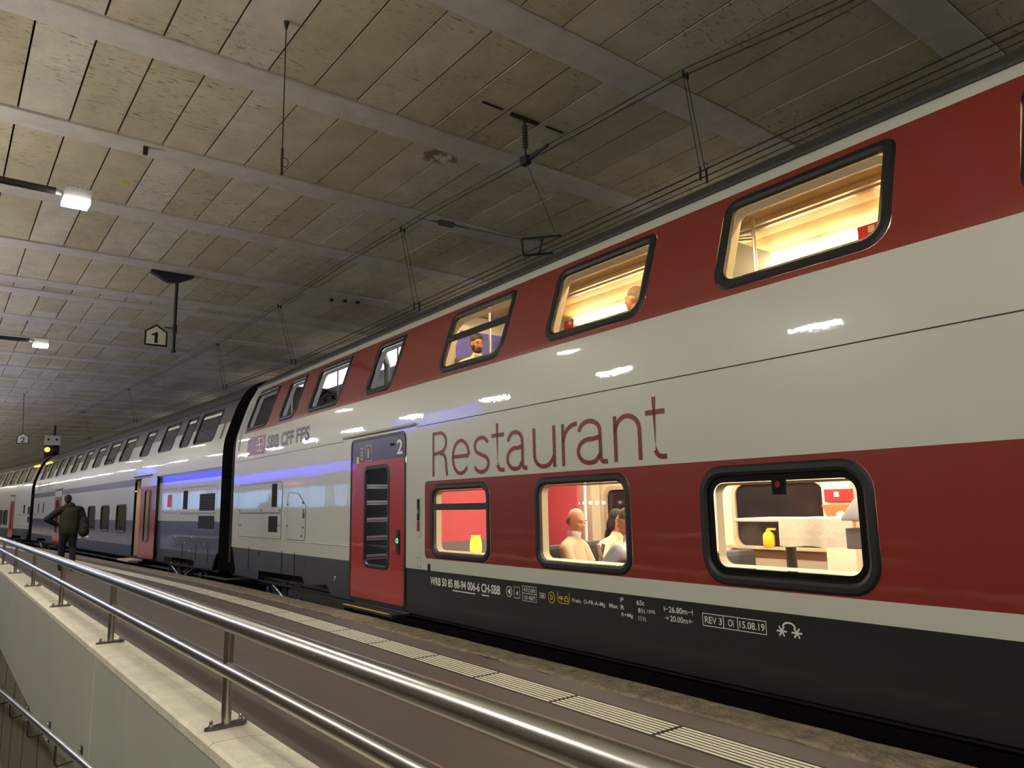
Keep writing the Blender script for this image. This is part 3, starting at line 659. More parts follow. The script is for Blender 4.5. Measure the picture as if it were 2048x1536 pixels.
# small white inscriptions along the sole bar
def wt(t, a, b, z0, z1, m='letter_white', bold=0.01): return car_text(car1, t, a, b, z0, z1, m, 0.003, bold)
wt('WRB 50 85 88-94 006-6 CH-SBB', 3.57, 2.185, 0.445, 0.535, bold=0.024)
for a, b in ((3.085, 2.64), (2.52, 2.385)): plate('underline', [(a, .413), (b, .413), (b, .424), (a, .424)], .003, 'letter_white', car1)
def box_o(a, b, z0, z1, m='letter_white', w=.006): return outline(car1, [(a, z0), (b, z0), (b, z1), (a, z1)], w, m, .003, 'inscription_border')
outline(car1, [(2.035+.05*math.cos(t), .492+.052*math.sin(t)) for t in [2*math.pi*i/20 for i in range(20)]], .006, 'letter_white', .003, 'inscription_border')
plate('speaker_mark', [(2.06, .492), (2.015, .525), (2.015, .459)], .003, 'letter_white', car1)
box_o(1.955, 1.86, .44, .545); wt('4', 1.92, 1.89, .465, .51)
box_o(1.82, 1.60, .425, .565); plate('inscription_line', [(1.82, .494), (1.60, .494), (1.60, .499), (1.82, .499)], .003, 'letter_white', car1)
wt('47t', 1.80, 1.72, .51, .55, bold=0); wt('60t', 1.69, 1.615, .51, .55, bold=0); wt('10-46PI', 1.79, 1.625, .44, .48, bold=0); plate('inscription_line', [(1.712, .497), (1.707, .497), (1.707, .565), (1.712, .565)], .003, 'letter_white', car1)
box_o(1.555, 1.465, .475, .52); wt('ee', 1.535, 1.485, .485, .508)
outline(car1, [(1.378+.048*math.cos(t), .492+.052*math.sin(t)) for t in [2*math.pi*i/20 for i in range(20)]], .006, 'letter_yellow', .003, 'inscription_border'); wt('D', 1.395, 1.36, .472, .514, 'letter_yellow')
mbx = MB(); ribbon(mbx, [(0, .10), (0, .03), (.02, .006), (.14, .006), (.16, .03), (.16, .10)], .006, .003, 1.29, .45); mbx.build('inscription_border', 'letter_yellow', car1)
wt('ep', 1.275, 1.215, .475, .515, 'letter_yellow'); box_o(1.20, 1.145, .475, .505, 'letter_yellow', .008); plate('inscription_line', [(1.19, .513), (1.155, .513), (1.155, .519), (1.19, .519)], .003, 'letter_yellow', car1)
wt('Frein  O-PR-A-Mg   Max:', 1.09, 0.52, .468, .512); wt('P', .49, .455, .535, .57); wt('R', .49, .45, .475, .512); wt('R+Mg', .485, .355, .415, .452)
wt('65t', .31, .225, .528, .566); wt('81t', .295, .22, .47, .506); wt('135%', .20, .115, .478, .502); wt('111t', .295, .215, .41, .446)
wt('26.80m', -.025, -.205, .505, .548); wt('20.00m', -.035, -.205, .44, .482)
for a, b in ((.02, -.02), (-.215, -.255)): plate('dimension_line', [(a, .524), (b, .524), (b, .529), (a, .529)], .003, 'letter_white', car1); plate('dimension_line', [(a, .458), (b, .458), (b, .463), (a, .463)], .003, 'letter_white', car1)
for s_ in (.02, -.255): plate('dimension_tick', [(s_+.003, .508), (s_-.003, .508), (s_-.003, .545), (s_+.003, .545)], .003, 'letter_white', car1)
for s_, d in ((-.02, .018), (-.215, -.018)):
    mbx = MB(); ribbon(mbx, [(0, .015), (d, 0), (0, -.015)], .005, .003, s_+d, .4605); mbx.build('arrow_head', 'letter_white', car1)
box_o(-.345, -.88, .445, .535, w=.007)
for s_ in (-.53, -.65): plate('inscription_line', [(s_+.003, .445), (s_-.003, .445), (s_-.003, .535), (s_+.003, .535)], .003, 'letter_white', car1)
wt('REV 3', -.365, -.515, .466, .514); wt('OI', -.57, -.615, .466, .514); wt('15.08.19', -.665, -.865, .466, .514)
mbx = MB()
for cx_, sg in ((0, 1), (.11, -1)):
    for t in (0, 60, 120): ribbon(mbx, [(cx_+.038*math.cos(math.radians(t)), .035*math.sin(math.radians(t))), (cx_-.038*math.cos(math.radians(t)), -.035*math.sin(math.radians(t)))], .011, .003, -.995, .485)
ribbon(mbx, arc(.055, .028, .045, .03, 180, 0, 10), .011, .003, -.995, .485); mbx.build('snow_symbol', 'letter_white', car1)
bogie(car1, 8.35)

# --- interior of the restaurant coach (fixed fittings are parts of the coach)
def lining(name, pts, s0, s1, m, par=car1):
    mb = MB()
    for (a, b) in zip(pts, pts[1:]): mb.add([(a[0], s0, a[1]), (b[0], s0, b[1]), (b[0], s1, b[1]), (a[0], s1, a[1])], [(0, 1, 2, 3)])
    return mb.build(name, m, par)
# upper deck saloon
lining('upper_floor', [(0.12, 2.13), (2.64, 2.13)], START1+.1, END1-.1, 'cabin_floor')
for nm, pts, m, a, b in (
    ('ceiling_edge', [(0.38, 3.72), (0.42, 3.80), (0.62, 3.83), (0.64, 3.765), (0.70, 3.765), (0.70, 3.80)], 'cream_dark', START1+.1, 4.3),
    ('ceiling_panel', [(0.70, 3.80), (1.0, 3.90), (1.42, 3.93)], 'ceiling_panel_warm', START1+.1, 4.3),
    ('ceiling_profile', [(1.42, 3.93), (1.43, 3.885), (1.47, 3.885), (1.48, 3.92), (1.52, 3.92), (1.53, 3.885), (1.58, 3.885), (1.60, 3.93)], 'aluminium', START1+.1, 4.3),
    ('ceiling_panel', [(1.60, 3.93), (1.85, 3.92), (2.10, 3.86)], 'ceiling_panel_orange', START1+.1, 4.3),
    ('side_panel', [(2.10, 3.86), (2.32, 3.70), (2.40, 3.55), (2.55, 3.0), (2.62, 2.6), (2.64, 2.13)], 'cream', START1+.1, 4.3),
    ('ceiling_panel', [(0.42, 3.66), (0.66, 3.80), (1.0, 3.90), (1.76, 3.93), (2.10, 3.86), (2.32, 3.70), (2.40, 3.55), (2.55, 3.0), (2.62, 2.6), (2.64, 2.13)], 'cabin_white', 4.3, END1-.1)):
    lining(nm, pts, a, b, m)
for a, b in ((-4.6, -0.30), (-.22, 0.62), (0.72, 2.45), (2.55, 3.4)):
    MB().tube([(2.20, a, 3.775), (2.20, b, 3.775)], 0.024, 10).build('light_or_fill_tube', 'saloon_strip', car1, True)
MB().tube([(0.50, -4.6, 3.765), (0.50, 4.1, 3.765)], 0.016, 8).build('light_or_fill_tube', 'saloon_strip', car1, True)  # unseen near-side tube added to brighten the saloon ceiling
MB().box((1.38, 8.0, 3.91), (0.9, 6.4, 0.02)).build('light_panel', 'cool_panel', car1)
MB().prism([(prof(z)+.06, z) for z in (2.14, 2.8, 3.2, 3.5, 3.7, 3.85)]+[(1.0, 3.90), (1.76, 3.90)]+[(2.70-prof(z), z) for z in (3.85, 3.7, 3.5, 3.2, 2.8, 2.14)], 'y', 4.285, 4.315).build('bulkhead', 'cabin_white', car1)
MB().box((1.55, 4.26, 3.40), (1.5, 0.02, 0.55)).build('blue_panel', 'cabin_blue', car1)
# partition pane and pole by the first saloon window
MB().bevel_box((1.62, 0.28, 3.0), (1.0, 0.02, 1.7), 0.005).build('partition_pane', 'cabin_grey', car1)
MB().tube([(1.30, -0.11, 2.14), (1.30, -0.11, 3.9)], 0.018, 10).build('grab_pole', 'aluminium', car1, True)
MB().tube([(1.30, -0.11, 3.72), (1.28, 0.10, 3.76)], 0.02, 10).build('pole_bracket', 'aluminium', car1, True)
MB().tube([(0.55, 3.1, 2.14), (0.55, 3.1, 3.75)], 0.014, 10).build('grab_pole', 'aluminium', car1, True)
MB().tube([(1.0, 6.7, 2.2), (1.0, 6.7, 3.6), (1.05, 6.9, 3.8), (1.05, 7.2, 3.9)], 0.05, 8).build('luggage_rack_arm', 'cabin_grey', car1, True)
for k in range(6): MB().tube([(0.62, 4.5+1.1*k, 3.05), (0.62, 4.5+1.1*k, 3.70)], 0.012, 8).build('grab_pole', 'aluminium', car1, True)
for s_ in (5.1, 7.1): MB().bevel_box((0.75, s_, 2.75), (0.5, 0.12, 0.75), 0.04).build('seat_back', 'seat_grey', car1)
# lower deck
lining('lower_floor', [(0.12, 0.10), (2.64, 0.10)], START1+.1, 3.9, 'cabin_floor')
V, F = cdt_region(START1+.1, 3.9, 0.10, 2.02, [], [rrect(a, b, L0+.03, L1-.03, 0.15) for a, b in ((0.2, 1.39), (-1.9, -.7), (2.3, 3.5))])
me = skin_mesh('far_lining', V, F, ['cream'], None, 0, True, 2.70); link('far_lining', me, car1)
for a, b in ((0.2, 1.39), (-1.9, -.7), (2.3, 3.5)):
    V, F = cdt_region(a, b, L0, L1, [], []); link('far_pane', skin_mesh('far_pane', V, F, ['window_night'], None, 0, True, 2.715), car1)
    o_ = rrect(a, b, L0+.03, L1-.03, .15); i_ = rrect(a+.05, b-.05, L0+.08, L1-.08, .12)
    loops_part('far_window_frame', [[(2.70, p[0], p[1]) for p in o_], [(2.68, p[0], p[1]) for p in o_], [(2.68, p[0], p[1]) for p in i_], [(2.71, p[0], p[1]) for p in i_]], 'cream_dark', car1)
lining('lower_ceiling', [(0.05, 2.02), (2.7, 2.02)], START1+.1, 3.9, 'cream')
for x in (0.75, 2.0): MB().box((x, -1.0, 2.0), (0.12, 8.6, 0.02)).build('light_strip', 'lower_panel', car1)
lining('coved_wall', [(2.0, 2.0), (2.02, 0.1)], 3.25, 3.9, 'cabin_grey')
MB().box((1.38, 3.92, 1.06), (2.5, 0.04, 1.92)).build('bulkhead', 'cabin_red', car1)
MB().box((1.8, 3.40, 1.05), (0.03, 0.75, 1.9)).build('red_partition', 'cabin_red', car1)
MB().box((1.0, 3.87, 1.35), (1.9, 0.05, 0.95)).build('red_back_panel', 'cabin_red', car1); MB().box((1.0, 3.86, 0.6), (1.9, 0.05, 0.60)).build('grey_back_panel', 'cabin_grey', car1)
MB().tube([(1.85, 2.95, 0.1), (1.85, 2.95, 2.0)], 0.02, 10).build('grab_pole', 'cabin_white', car1, True)
for s_ in (0.02, 3.72): MB().box((2.6, s_, 1.05), (0.16, 0.30, 1.9)).build('window_pillar', 'cream', car1)
MB().box((1.25, 0.42, 0.46), (0.05, 0.30, 0.72)).build('red_side_panel', 'cabin_red', car1)
for k in range(5):
    b_ = MB().lathe((2.32, 3.12+0.125*k, 1.33), [(0.004, -.02), (0.016, -0.012), (0.02, 0.0), (0.016, 0.012), (0.006, 0.02)], 10).build('ceiling_spot', 'bulb', car1, True)
# vestibule behind the door: stairs and poles
lining('vestibule_back', [(1.5, 0.1), (1.5, 2.0)], 3.95, END1-.4, 'cabin_grey'); lining('vestibule_floor', [(0.1, 0.1), (1.5, 0.1)], 3.95, END1-.4, 'cabin_floor'); lining('vestibule_ceiling', [(0.1, 2.02), (1.5, 2.02)], 3.95, END1-.4, 'cabin_grey')
for k in range(6):
    stp = MB().box((0.85, 5.9+0.26*k, 0.35+0.26*k), (1.2, 0.30, 0.05)).build('stair_tread', 'cabin_grey', car1); MB().box((0.85, 5.745+0.26*k, 0.375+0.26*k), (1.2, 0.02, 0.03)).build('tread_nosing', 'aluminium', stp)
MB().tube([(0.35, 5.25, 0.12), (0.35, 5.25, 1.95)], 0.014, 10).build('grab_pole', 'aluminium', car1, True)
for z0 in (0.55, 1.15): MB().tube([(0.33, 5.25, z0+.28), (0.33, 5.05, z0+.12), (0.33, 5.05, z0+.06), (0.33, 5.25, z0-.02)], 0.012, 8).build('grab_loop', 'aluminium', car1, True)
MB().box((0.7, 5.6, 1.99), (0.3, 2.4, 0.02)).build('light_strip', 'cool_strip', car1)

# ------------------------------------------------------------------ second coach, third coach
A2 = math.radians(-2.3); P2 = Vector((4.7475, 15.913, 0)); A3 = math.radians(-5.9); P3 = Vector((3.657, 42.69, 0))
def coach(name, P, A, label, livery, uws, lws, doors, hatches, open_door=None):
    c = empty(name, P, -A); tag(c, label, 'train coach')
    hs = []
    for a, b in uws:
        fr, o = window(c, a, b, 2.845, 3.60, 0.035, 0.13, 'coach_glass', None, rt=0.1); hs.append(o)
    for a, b in lws:
        fr, o = window(c, a, b, 0.72, 1.55, 0.05, 0.16, 'coach_glass', None); hs.append(o)
    for k, (a, b) in enumerate(doors): hs.append(rrect(a, b, 0.10, 2.25, 0.05, 4, 0.08))
    mats = ['white_paint', 'dark_grey_paint', 'blue_grey_paint', 'skirt_grey', 'roof_grey']
    lv = [0.40, 0.58, 1.085, 2.04, 2.24, 2.79, 3.2]
    if livery == 'blue':
        def mf(s, z): return 4 if z > 3.727 else (1 if z > 3.2 else (0 if z > 2.24 else (2 if z > 2.04 else (0 if z > 1.085 else (2 if z > 0.4 else 3)))))
    else:
        def mf(s, z): return 4 if z > 3.727 else (1 if z > 2.79 else (0 if z > 0.58 else 3))
    cuts = []
    for sb in (3.0, 23.3): cuts.append([(sb-1.15, 0.0), (sb-1.15, .21), (sb-.95, .235), (sb+1.05, .225), (sb+1.2, .2), (sb+1.2, 0.0)])
    shell(c, 0.28, 26.3, hs, mf, mats, 0.08, lv, (), cuts+[[(.1, 0), (.62, 0), (.62, .14), (.40, .42), (.1, .45)]])
    # dim interior seen through the tinted panes
    lining('upper_floor', [(0.1, 2.15), (2.66, 2.15)], .1, 26.2, 'cabin_floor', c); lining('upper_lining', [(0.45, 3.75), (1.0, 3.93), (1.76, 3.93), (2.3, 3.72), (2.55, 3.0), (2.65, 2.15)], .1, 26.2, 'cabin_grey', c)
    lining('lower_lining', [(0.05, 2.05), (2.6, 2.05), (2.62, -.1), (0.1, -.1)], .1, 26.2, 'cabin_grey', c)
    MB().box((1.38, 13.1, 3.90), (0.08, 24, 0.02)).build('light_strip', 'cabin_light', c); MB().box((1.38, 13.1, 2.03), (0.08, 10, 0.02)).build('light_strip', 'cabin_light', c)
    t = 0.6
    while t < 25.6:
        if not any(a-.4 < t < b+.4 for a, b in doors): MB().bevel_box((0.62, t, 2.78), (0.5, 0.12, 0.75), 0.04).build('seat_back', 'seat_grey', c)
        t += 1.02
    for k, (a, b) in enumerate(doors):
        op = (k == open_door); sh = -0.92 if op else 0.0; of = 0.075 if op else 0.006
        lf = rrect(a+.03+sh, b-.03+sh, 0.12, 2.22, .04, 4, .07); do = rrect(a+.52+sh, b-.46+sh, .53, 1.90, .1, 5); di = rrect(a+.56+sh, b-.50+sh, .57, 1.86, .08, 5)
        V, F = cdt_region(a+sh, b+sh, .1, 2.25, [1.98], [do], 0.5, [lf]); F = [f for f in F if inside((sum(V[i][0] for i in f)/3, sum(V[i][1] for i in f)/3), lf)]
        d = link('sliding_door', skin_mesh('sliding_door', V, F, ['door_red', 'white_paint'], lambda s, z: 1 if z > 1.98 else 0, of), c); d['label'] = 'open red sliding door' if op else 'closed red sliding door'
        loops_part('door_edge', [map_loop(lf, of), map_loop(lf, of-.05)], 'rubber', d)
        loops_part('door_window_frame', [map_loop(do, of), map_loop(do, of+.006), map_loop(di, of+.006), map_loop(di, of-.03)], 'rubber', d); plate('door_pane', di, of-.01, 'coach_glass', d)
        if op:
            MB().box((0.45, b-.02, 1.15), (0.8, 0.03, 2.1)).build('vestibule_wall', 'cream_dark', c); MB().box((0.75, b-.30, 1.1), (0.04, 0.5, 2.0)).build('vestibule_panel', 'cream_dark', c)
            MB().box((0.4, (a+b)/2, 2.02), (0.5, 1.0, 0.02)).build('light_strip', 'saloon_panel', c)
            stp = MB().box((-0.16, (a+b)/2+.25, 0.03), (0.36, 1.25, 0.04)).build('entrance_step', 'cream_dark', c); MB().box((.10, b-.45, .45), (.06, .5, .03)).build('step_edge', 'yellow_sticker', c)
            loops_part('door_seal', [map_loop(rrect(a, b, .1, 2.25, .05, 4, .08), .001), map_loop(rrect(a, b, .1, 2.25, .05, 4, .08), .012), map_loop(rrect(a+.03, b-.03, .1, 2.22, .05, 4, .08), .012)], 'rubber', c)
        else: MB().box((-0.05, (a+b)/2, 0.02), (0.2, 1.2, 0.03)).build('entrance_step', 'iron', c)
        MB().tube([(-.015, a-.12, 2.29), (-.015, b+.12, 2.29)], 0.016, 8).build('door_drip_rail', 'rubber', c, True)
    for poly, vents in hatches:
        o = outline(c, poly, 0.010, 'seam', 0.003, 'hatch_seam')
        for a, b, z0, z1 in vents:
            v = plate('vent_grille', [(a, z0), (b, z0), (b, z1), (a, z1)], 0.004, 'black_void', o)
            if b-a > .5:
                n_ = int((z1-z0)/.045)
                for q in range(n_): MB().box((-.009, (a+b)/2, z0+(q+.5)*(z1-z0)/n_), (.008, b-a-.03, .012)).build('louvre_slat', 'rubber', v)
    bogie(c, 3.0); bogie(c, 23.3)
    MB().tube([S(.30, 3.735, .008), S(26.28, 3.735, .008)], .014, 6).build('rain_gutter', 'rubber', c, True)
    return c
UW2 = [(1.06, 2.52), (2.84, 3.62), (4.22, 5.50), (6.44, 7.40), (8.53, 9.86), (10.5, 11.9), (12.6, 13.82), (14.68, 15.8), (16.64, 17.8), (18.7, 19.5), (20.3, 21.2), (22.0, 23.3), (24.0, 25.2)]
LW2 = [(8.25, 9.50), (10.40, 11.62), (12.48, 13.68), (14.6, 15.8), (16.7, 17.9)]
car2 = coach('passenger_coach', P2, A2, 'white double-deck coach with blue-grey lower body and open red door', 'blue', UW2, LW2, [(5.80, 7.42), (18.9, 20.52)],
             [(rrect(.50, 3.12, 1.27, 1.86, .12, 4), [(2.52, 2.86, 1.36, 1.79), (.64, 1.64, 1.32, 1.69)]), (rrect(.50, 3.12, .70, 1.255, .06, 4), [(.63, 1.68, .93, 1.21)]), (rrect(3.3, 4.5, 1.27, 1.86, .1, 4), []),
              (rrect(22.6, 25.9, 1.27, 1.86, .12, 4), [(23.2, 23.5, 1.34, 1.78), (24.6, 24.9, 1.34, 1.78)])], 0)
plate('fire_sticker', [(4.15, 1.42), (3.8, 1.42), (3.8, 1.72), (4.15, 1.72)], .004, 'menu_red', car2)
plate('end_slot', rrect(.52, .66, 2.85, 3.5, .05, 5), .004, 'dark_grey_paint', car2)
plate('logo_field', [(25.4, 2.4), (24.6, 2.4), (24.6, 2.72), (25.4, 2.72)], .003, 'logo_violet', car2); car_text(car2, 'SBB CFF FFS', 24.4, 22.1, 2.45, 2.68, 'letter_dark', .004, .02)
for a_, b_, z_ in ((16.9, 16.5, .52), (16.3, 15.2, .50), (14.9, 14.7, .54), (14.4, 13.3, .49), (15.0, 14.6, .43)): plate('worn_inscription', [(a_, z_), (b_, z_), (b_, z_+.04), (a_, z_+.04)], .003, 'letter_white', car2)   # too small to read in the photo
for s, z in ((3.3, .72), (2.1, .73), (2.6, .60), (1.2, .60), (2.2, .42)): MB().box((-.004, s, z), (.005, .03, .03)).build('hatch_latch', 'letter_white', car2)
for s in (1.75, 2.75, .95): MB().box((-.003, s, .40), (.006, .012, .34)).build('skirt_seam', 'black_void', car2)
UW3 = [(1.0+1.95*k, 2.3+1.95*k) for k in range(12)]
car3 = coach('passenger_coach', P3, A3, 'white double-deck coach with dark window band at the far end of the train', 'white', UW3, [(5.6, 6.7), (6.9, 8.0), (9.0, 10.2), (11.2, 12.4), (13.4, 14.6)], [(4.0, 5.15), (19.5, 20.9)],
             [(rrect(.2, 3.2, 1.27, 1.86, .12, 4), [(1.4, 1.8, 1.34, 1.75), (.15, .75, 1.29, 1.66)]), (rrect(.2, 3.2, .70, 1.25, .06, 4), [(.12, .7, .89, 1.19)])])
gangway('gangway_bellows', Vector((4.72, 15.66, 0)), math.radians(-.4), 'black rubber bellows between restaurant coach and blue-grey coach')
gangway('gangway_bellows', Vector((3.68, 42.44, 0)), math.radians(-4), 'black rubber bellows between the two rear white coaches')


# ------------------------------------------------------------------ lamps
def flood_lamp(px, py, z, label):
    p = on_z(px, py, z)
    return flood_at(p, label)
def flood_at(p, label):
    r = empty('floodlight', (p.x, p.y, p.z)); tag(r, label, 'lamp', 'floodlights on arms over the platform')
    MB().tube([(-0.20, 0, 0.06), (p.x*-1-3.2, -0.02, 0.06)], 0.042, 14).build('arm', 'iron', r, True)
    MB().tube([(-3.2-p.x, -0.02, CEIL-p.z), (-3.2-p.x, -0.02, -0.10)], 0.05, 12).build('hanger_tube', 'iron', r, True)
    MB().tube([(-0.24, 0, 0.06), (-0.12, 0, 0.05)], 0.03, 10).build('swivel', 'lamp_body', r, True)
    mb = MB(); mb.prism([(-0.13, -0.02), (-0.15, 0.10), (-0.05, 0.13), (0.13, 0.09), (0.15, -0.02)], 'x', -0.13, 0.15); mb.build('housing', 'lamp_body', r)
    for k in range(5): MB().box((-0.09+0.05*k, 0.0, 0.13), (0.008, 0.2, 0.03)).build('cooling_fin', 'lamp_body', r)
    MB().prism([(-0.16, -0.075), (-0.14, -0.02), (0.14, -0.02), (0.13, -0.06)], 'x', -0.125, 0.145).build('lens', 'flood_lens', r)
    ld = bpy.data.lights.new('floodlight_glow', 'AREA'); ld.shape = 'RECTANGLE'; ld.size = 0.26; ld.size_y = 0.26; ld.energy = LAMP_POWER; ld.color = (1.0, 0.93, 0.82); ld.spread = math.radians(165)
    lo_ = bpy.data.objects.new('floodlight_glow', ld); COL.objects.link(lo_); lo_.parent = r; lo_.location = (0.01, 0, -0.09); lo_.rotation_euler = (math.radians(-12), 0, 0)
    return r
flood_lamp(150, 400, 5.0, 'lit square floodlight on a dark arm, the one closer to the hanging wire with hook')
flood_lamp(80, 688, 5.0, 'lit square floodlight on a dark arm, the one beside the number 1 sign')
flood_at(Vector((0.75, 1.2, 5.0)), 'lit square floodlight on a dark arm above the foot of the railing')
flood_at(Vector((0.75, -8.0, 5.0)), 'lit square floodlight on a dark arm behind the ramp')
flood_at(Vector((1.2, 29.5, 5.0)), 'lit square floodlight on a dark arm by the kiosk')
flood_at(Vector((0.2, 41.0, 5.0)), 'lit square floodlight on a dark arm past the number 2 sign')
tl0 = tl1 = None
TL = [(-1.95, -7.6+4.7*k, 4.25, 0) for k in range(25)]+[(10.3, -7.0+7.0*k, 4.25, 1) for k in range(17)]  # second row: added lights hidden behind the train to brighten the ceiling
for x, y, z, side in TL:
    if tl0 is None:
        t = empty('fluorescent_or_fill_light', (x, y, z))
        MB().tube([(0, -0.45, 0), (0, 0.45, 0)], 0.045, 12).build('tube', 'tube', t, True)
        for q in (-0.35, 0.35): MB().tube([(0, q, 0.05), (0, q, CEIL-z+.01)], 0.008, 6).build('hanger', 'iron', t)
        for q in (-0.48, 0.48): MB().tube([(0, q-.03, 0), (0, q+.03, 0)], 0.06, 12).build('end_cap', 'lamp_body', t, True)
        tl0 = c = t
    else:
        c = copy_tree(tl0); c.location = (x, y, z)
        if side:
            if tl1 is None: tl1 = [q for q in c.children if q.name.startswith('tube')][0].data.copy(); tl1.materials[0] = M['tube_fill']
            [q for q in c.children if q.name.startswith('tube')][0].data = tl1
    tag(c, ('white fluorescent light hanging over the island platform', 'added fill light hidden beyond the train to brighten the ceiling')[side], 'lamp', ('fluorescent lights over the island platform', 'added fill lights beyond the train')[side])
# kiosk on the island platform (it shows only as the blue reflection on the coaches)
kx = -2.4
kio = empty('station_kiosk', (kx-1.5, 35, 0)); tag(kio, 'lit station kiosk with blue fascia and pale blue windows', 'kiosk')
MB().box((0, 0, 1.3), (3.0, 18, 2.6)).build('kiosk_body', 'kiosk_body', kio)
MB().box((1.56, 0, 2.92), (0.1, 17.5, 0.40)).build('fascia', 'kiosk_blue', kio); MB().box((0, 0, 2.9), (3.0, 18, 0.58)).build('roof', 'kiosk_body', kio)
for k in range(7): MB().box((1.52, -7.5+2.5*k, 1.80), (0.05, 2.1 if k % 3 else 1.4, 0.85)).build('shop_window', 'kiosk_window', kio)
MB().box((1.55, -2.0, 2.45), (0.05, 2.6, 0.12)).build('sign_strip', 'kiosk_pink', kio)
for nm, y, z, ln, lab in (('departure_board', 20.3, 4.1, 5.6, 'long blue departure board hanging over the ramp end'), ('departure_board', 46.6, 3.75, 3.0, 'short blue departure board hanging past the kiosk')):
    dep = empty(nm, (-2.6, y, z)); tag(dep, lab, 'display')
    MB().box((0, 0, 0), (0.16, ln+.1, 0.66)).build('case', 'iron', dep); MB().box((0.085, 0, 0), (0.01, ln, 0.58)).build('screen', 'kiosk_blue', dep)
    for q in (-ln*.4, ln*.4): MB().tube([(0, q, 0.3), (0, q, CEIL-z+.01)], 0.02, 8).build('hanger', 'iron', dep)
    for k in range(4): MB().box((0.092, ln*(.3-.2*k), 0.16-0.11*k), (0.006, ln*.3, 0.07)).build('timetable_row', 'kiosk_window', dep)

# ------------------------------------------------------------------ overhead line
def wire(name, pts, r, label, group=None, m='cable', n=6): return tag(MB().tube(pts, r, n).build(name, m), label, 'wire', group)
cont = [(P1.x+1.40+math.sin(A1)*s, P1.y+s, 4.56) for s in (-12, -4, 0, 6, 11.5)]+[(P2.x+1.40+math.sin(A2)*s, P2.y+s, 4.6) for s in (6, 13, 20, 26)]+[(P3.x+1.4+math.sin(A3)*s, P3.y+s, 4.6) for s in (8, 20)]
def offs(pts, dx, dz=0): return [(p[0]+dx, p[1], p[2]+dz) for p in pts]
wire('contact_wire', offs(cont, -.01), .0075, 'copper contact wire just above the coach roof, the lower of the pair')
wire('contact_wire', offs(cont, .01, .085), .0075, 'copper contact wire just above the coach roof, the upper of the pair')
mess = [(5.62, -4, 5.2), (5.68, 0, 5.27), (5.70, 2.73, 5.43), (5.74, 4.4, 5.66), (5.71, 6.97, 5.72), (5.76, 9.4, 5.85), (5.80, 12.4, 5.92), (5.78, 16, 5.85), (5.72, 21, 5.78), (5.3, 30, 5.8), (4.75, 42, 5.8), (3.2, 60, 5.8)]
wire('messenger_wire', mess, .008, 'dark messenger cable of the overhead line held by the ceiling insulator')
wire('messenger_wire', offs(mess, -.02, .06), .006, 'thin second messenger cable running along the thicker one')
wire('feeder_wire', [(1.9+p[0]-0.35, p[1], 5.35) for p in cont], .006, 'thin feeder wire under the ceiling behind the train roof line')
def interp(pts, y):
    for a, b in zip(pts, pts[1:]):
        if a[1] <= y <= b[1]: t = (y-a[1])/(b[1]-a[1]); return Vector(a).lerp(Vector(b), t)
    return Vector(pts[-1])
drl = ['by the ceiling insulator of the restaurant coach', 'above the middle of the restaurant coach', 'above the end of the restaurant coach', 'above the open coach door', 'above the rear coaches', 'behind the number 2 sign']
for k, y in enumerate((4.4, 10.35, 16.0, 20.5, 30.0, 38.0)):
    a = interp(mess, y); b = interp(cont, y-.05); d = empty('dropper', b); tag(d, 'pair of thin overhead hanger wires '+drl[k], 'wire', 'droppers of the overhead line')
    for s in (-.04, .05): MB().tube([(a.x-b.x+s*.6, a.y-b.y, a.z-b.z), (s, 0, 0)], .0045, 5).build('hanger_wire', 'cable', d)
    for s in (-.05, .05): MB().tube([(s, 0, -.04), (s, 0, .10)], .014, 6).build('clamp', 'iron', d)
    for s in (-.02, .04): MB().tube([(a.x-b.x+s, a.y-b.y, a.z-b.z-.03), (a.x-b.x+s, a.y-b.y, a.z-b.z+.04)], .018, 6).build('clamp', 'iron', d)
    if k == 0: MB().tube([(.05+.03*math.cos(t), .0, .14+.035*math.sin(t)) for t in [2*math.pi*i/12 for i in range(13)]], .003, 5).build('wire_loop', 'cable', d)
iy = 6.97
ins = empty('ceiling_insulator', (5.70, iy, CEIL)); tag(ins, 'ribbed brown insulator hanging from the ceiling and carrying the cables', 'insulator')
MB().box((0, 0, -.02), (0.46, 0.05, 0.03)).build('mounting_rail', 'iron', ins)
MB().tube([(0, 0, -.03), (0, 0, -.56)], .012, 8).build('rod', 'iron', ins)
for k in range(8): MB().lathe((0, 0, -.12-.042*k), [(.016, -.014), (.042, -.006), (.042, .0), (.016, .014)], 14).build('shed', 'porcelain', ins, True)
MB().bevel_box((0, 0, -.60), (.10, .14, .12), .02).build('cable_clamp', 'iron', ins); MB().tube([(0, .1, -.62), (0, -.45, -.57)], .022, 8).build('clamp_arm', 'iron', ins)
for x, w in ((5.18, .32), (6.22, .30)): tag(MB().box((x, iy, CEIL-.006), (w, .022, .016)).build('ceiling_slot_rail', 'iron'), 'short dark steel rail set in the ceiling, '+('platform' if x < 5.6 else 'track')+' side of the hanging insulator', 'rail', kind=None)
bk = Vector((5.93, 7.1, 4.62))
br = empty('steady_bracket', bk); tag(br, 'small black steel bracket holding the contact wires above the coach roof', 'bracket')
for a, b in (((-.14, .10, .14), (.20, -.30, .14)), ((-.14, .10, .14), (-.12, .10, -.08)), ((-.12, .10, -.08), (.18, -.15, -.06)), ((.05, -.10, .14), (.03, -.05, -.07))): MB().tube([a, b], .016, 6).build('bracket_bar', 'iron', br)
an = on_z(836, 436, CEIL-.03)
si = empty('span_insulator', an); tag(si, 'grey ribbed insulator in the sloping stay wire beside a ceiling beam', 'insulator')
d = bk+Vector((-.14, .1, .14))-an; MB().tube([(0, 0, 0), d], .006, 6).build('stay_wire', 'cable', si)
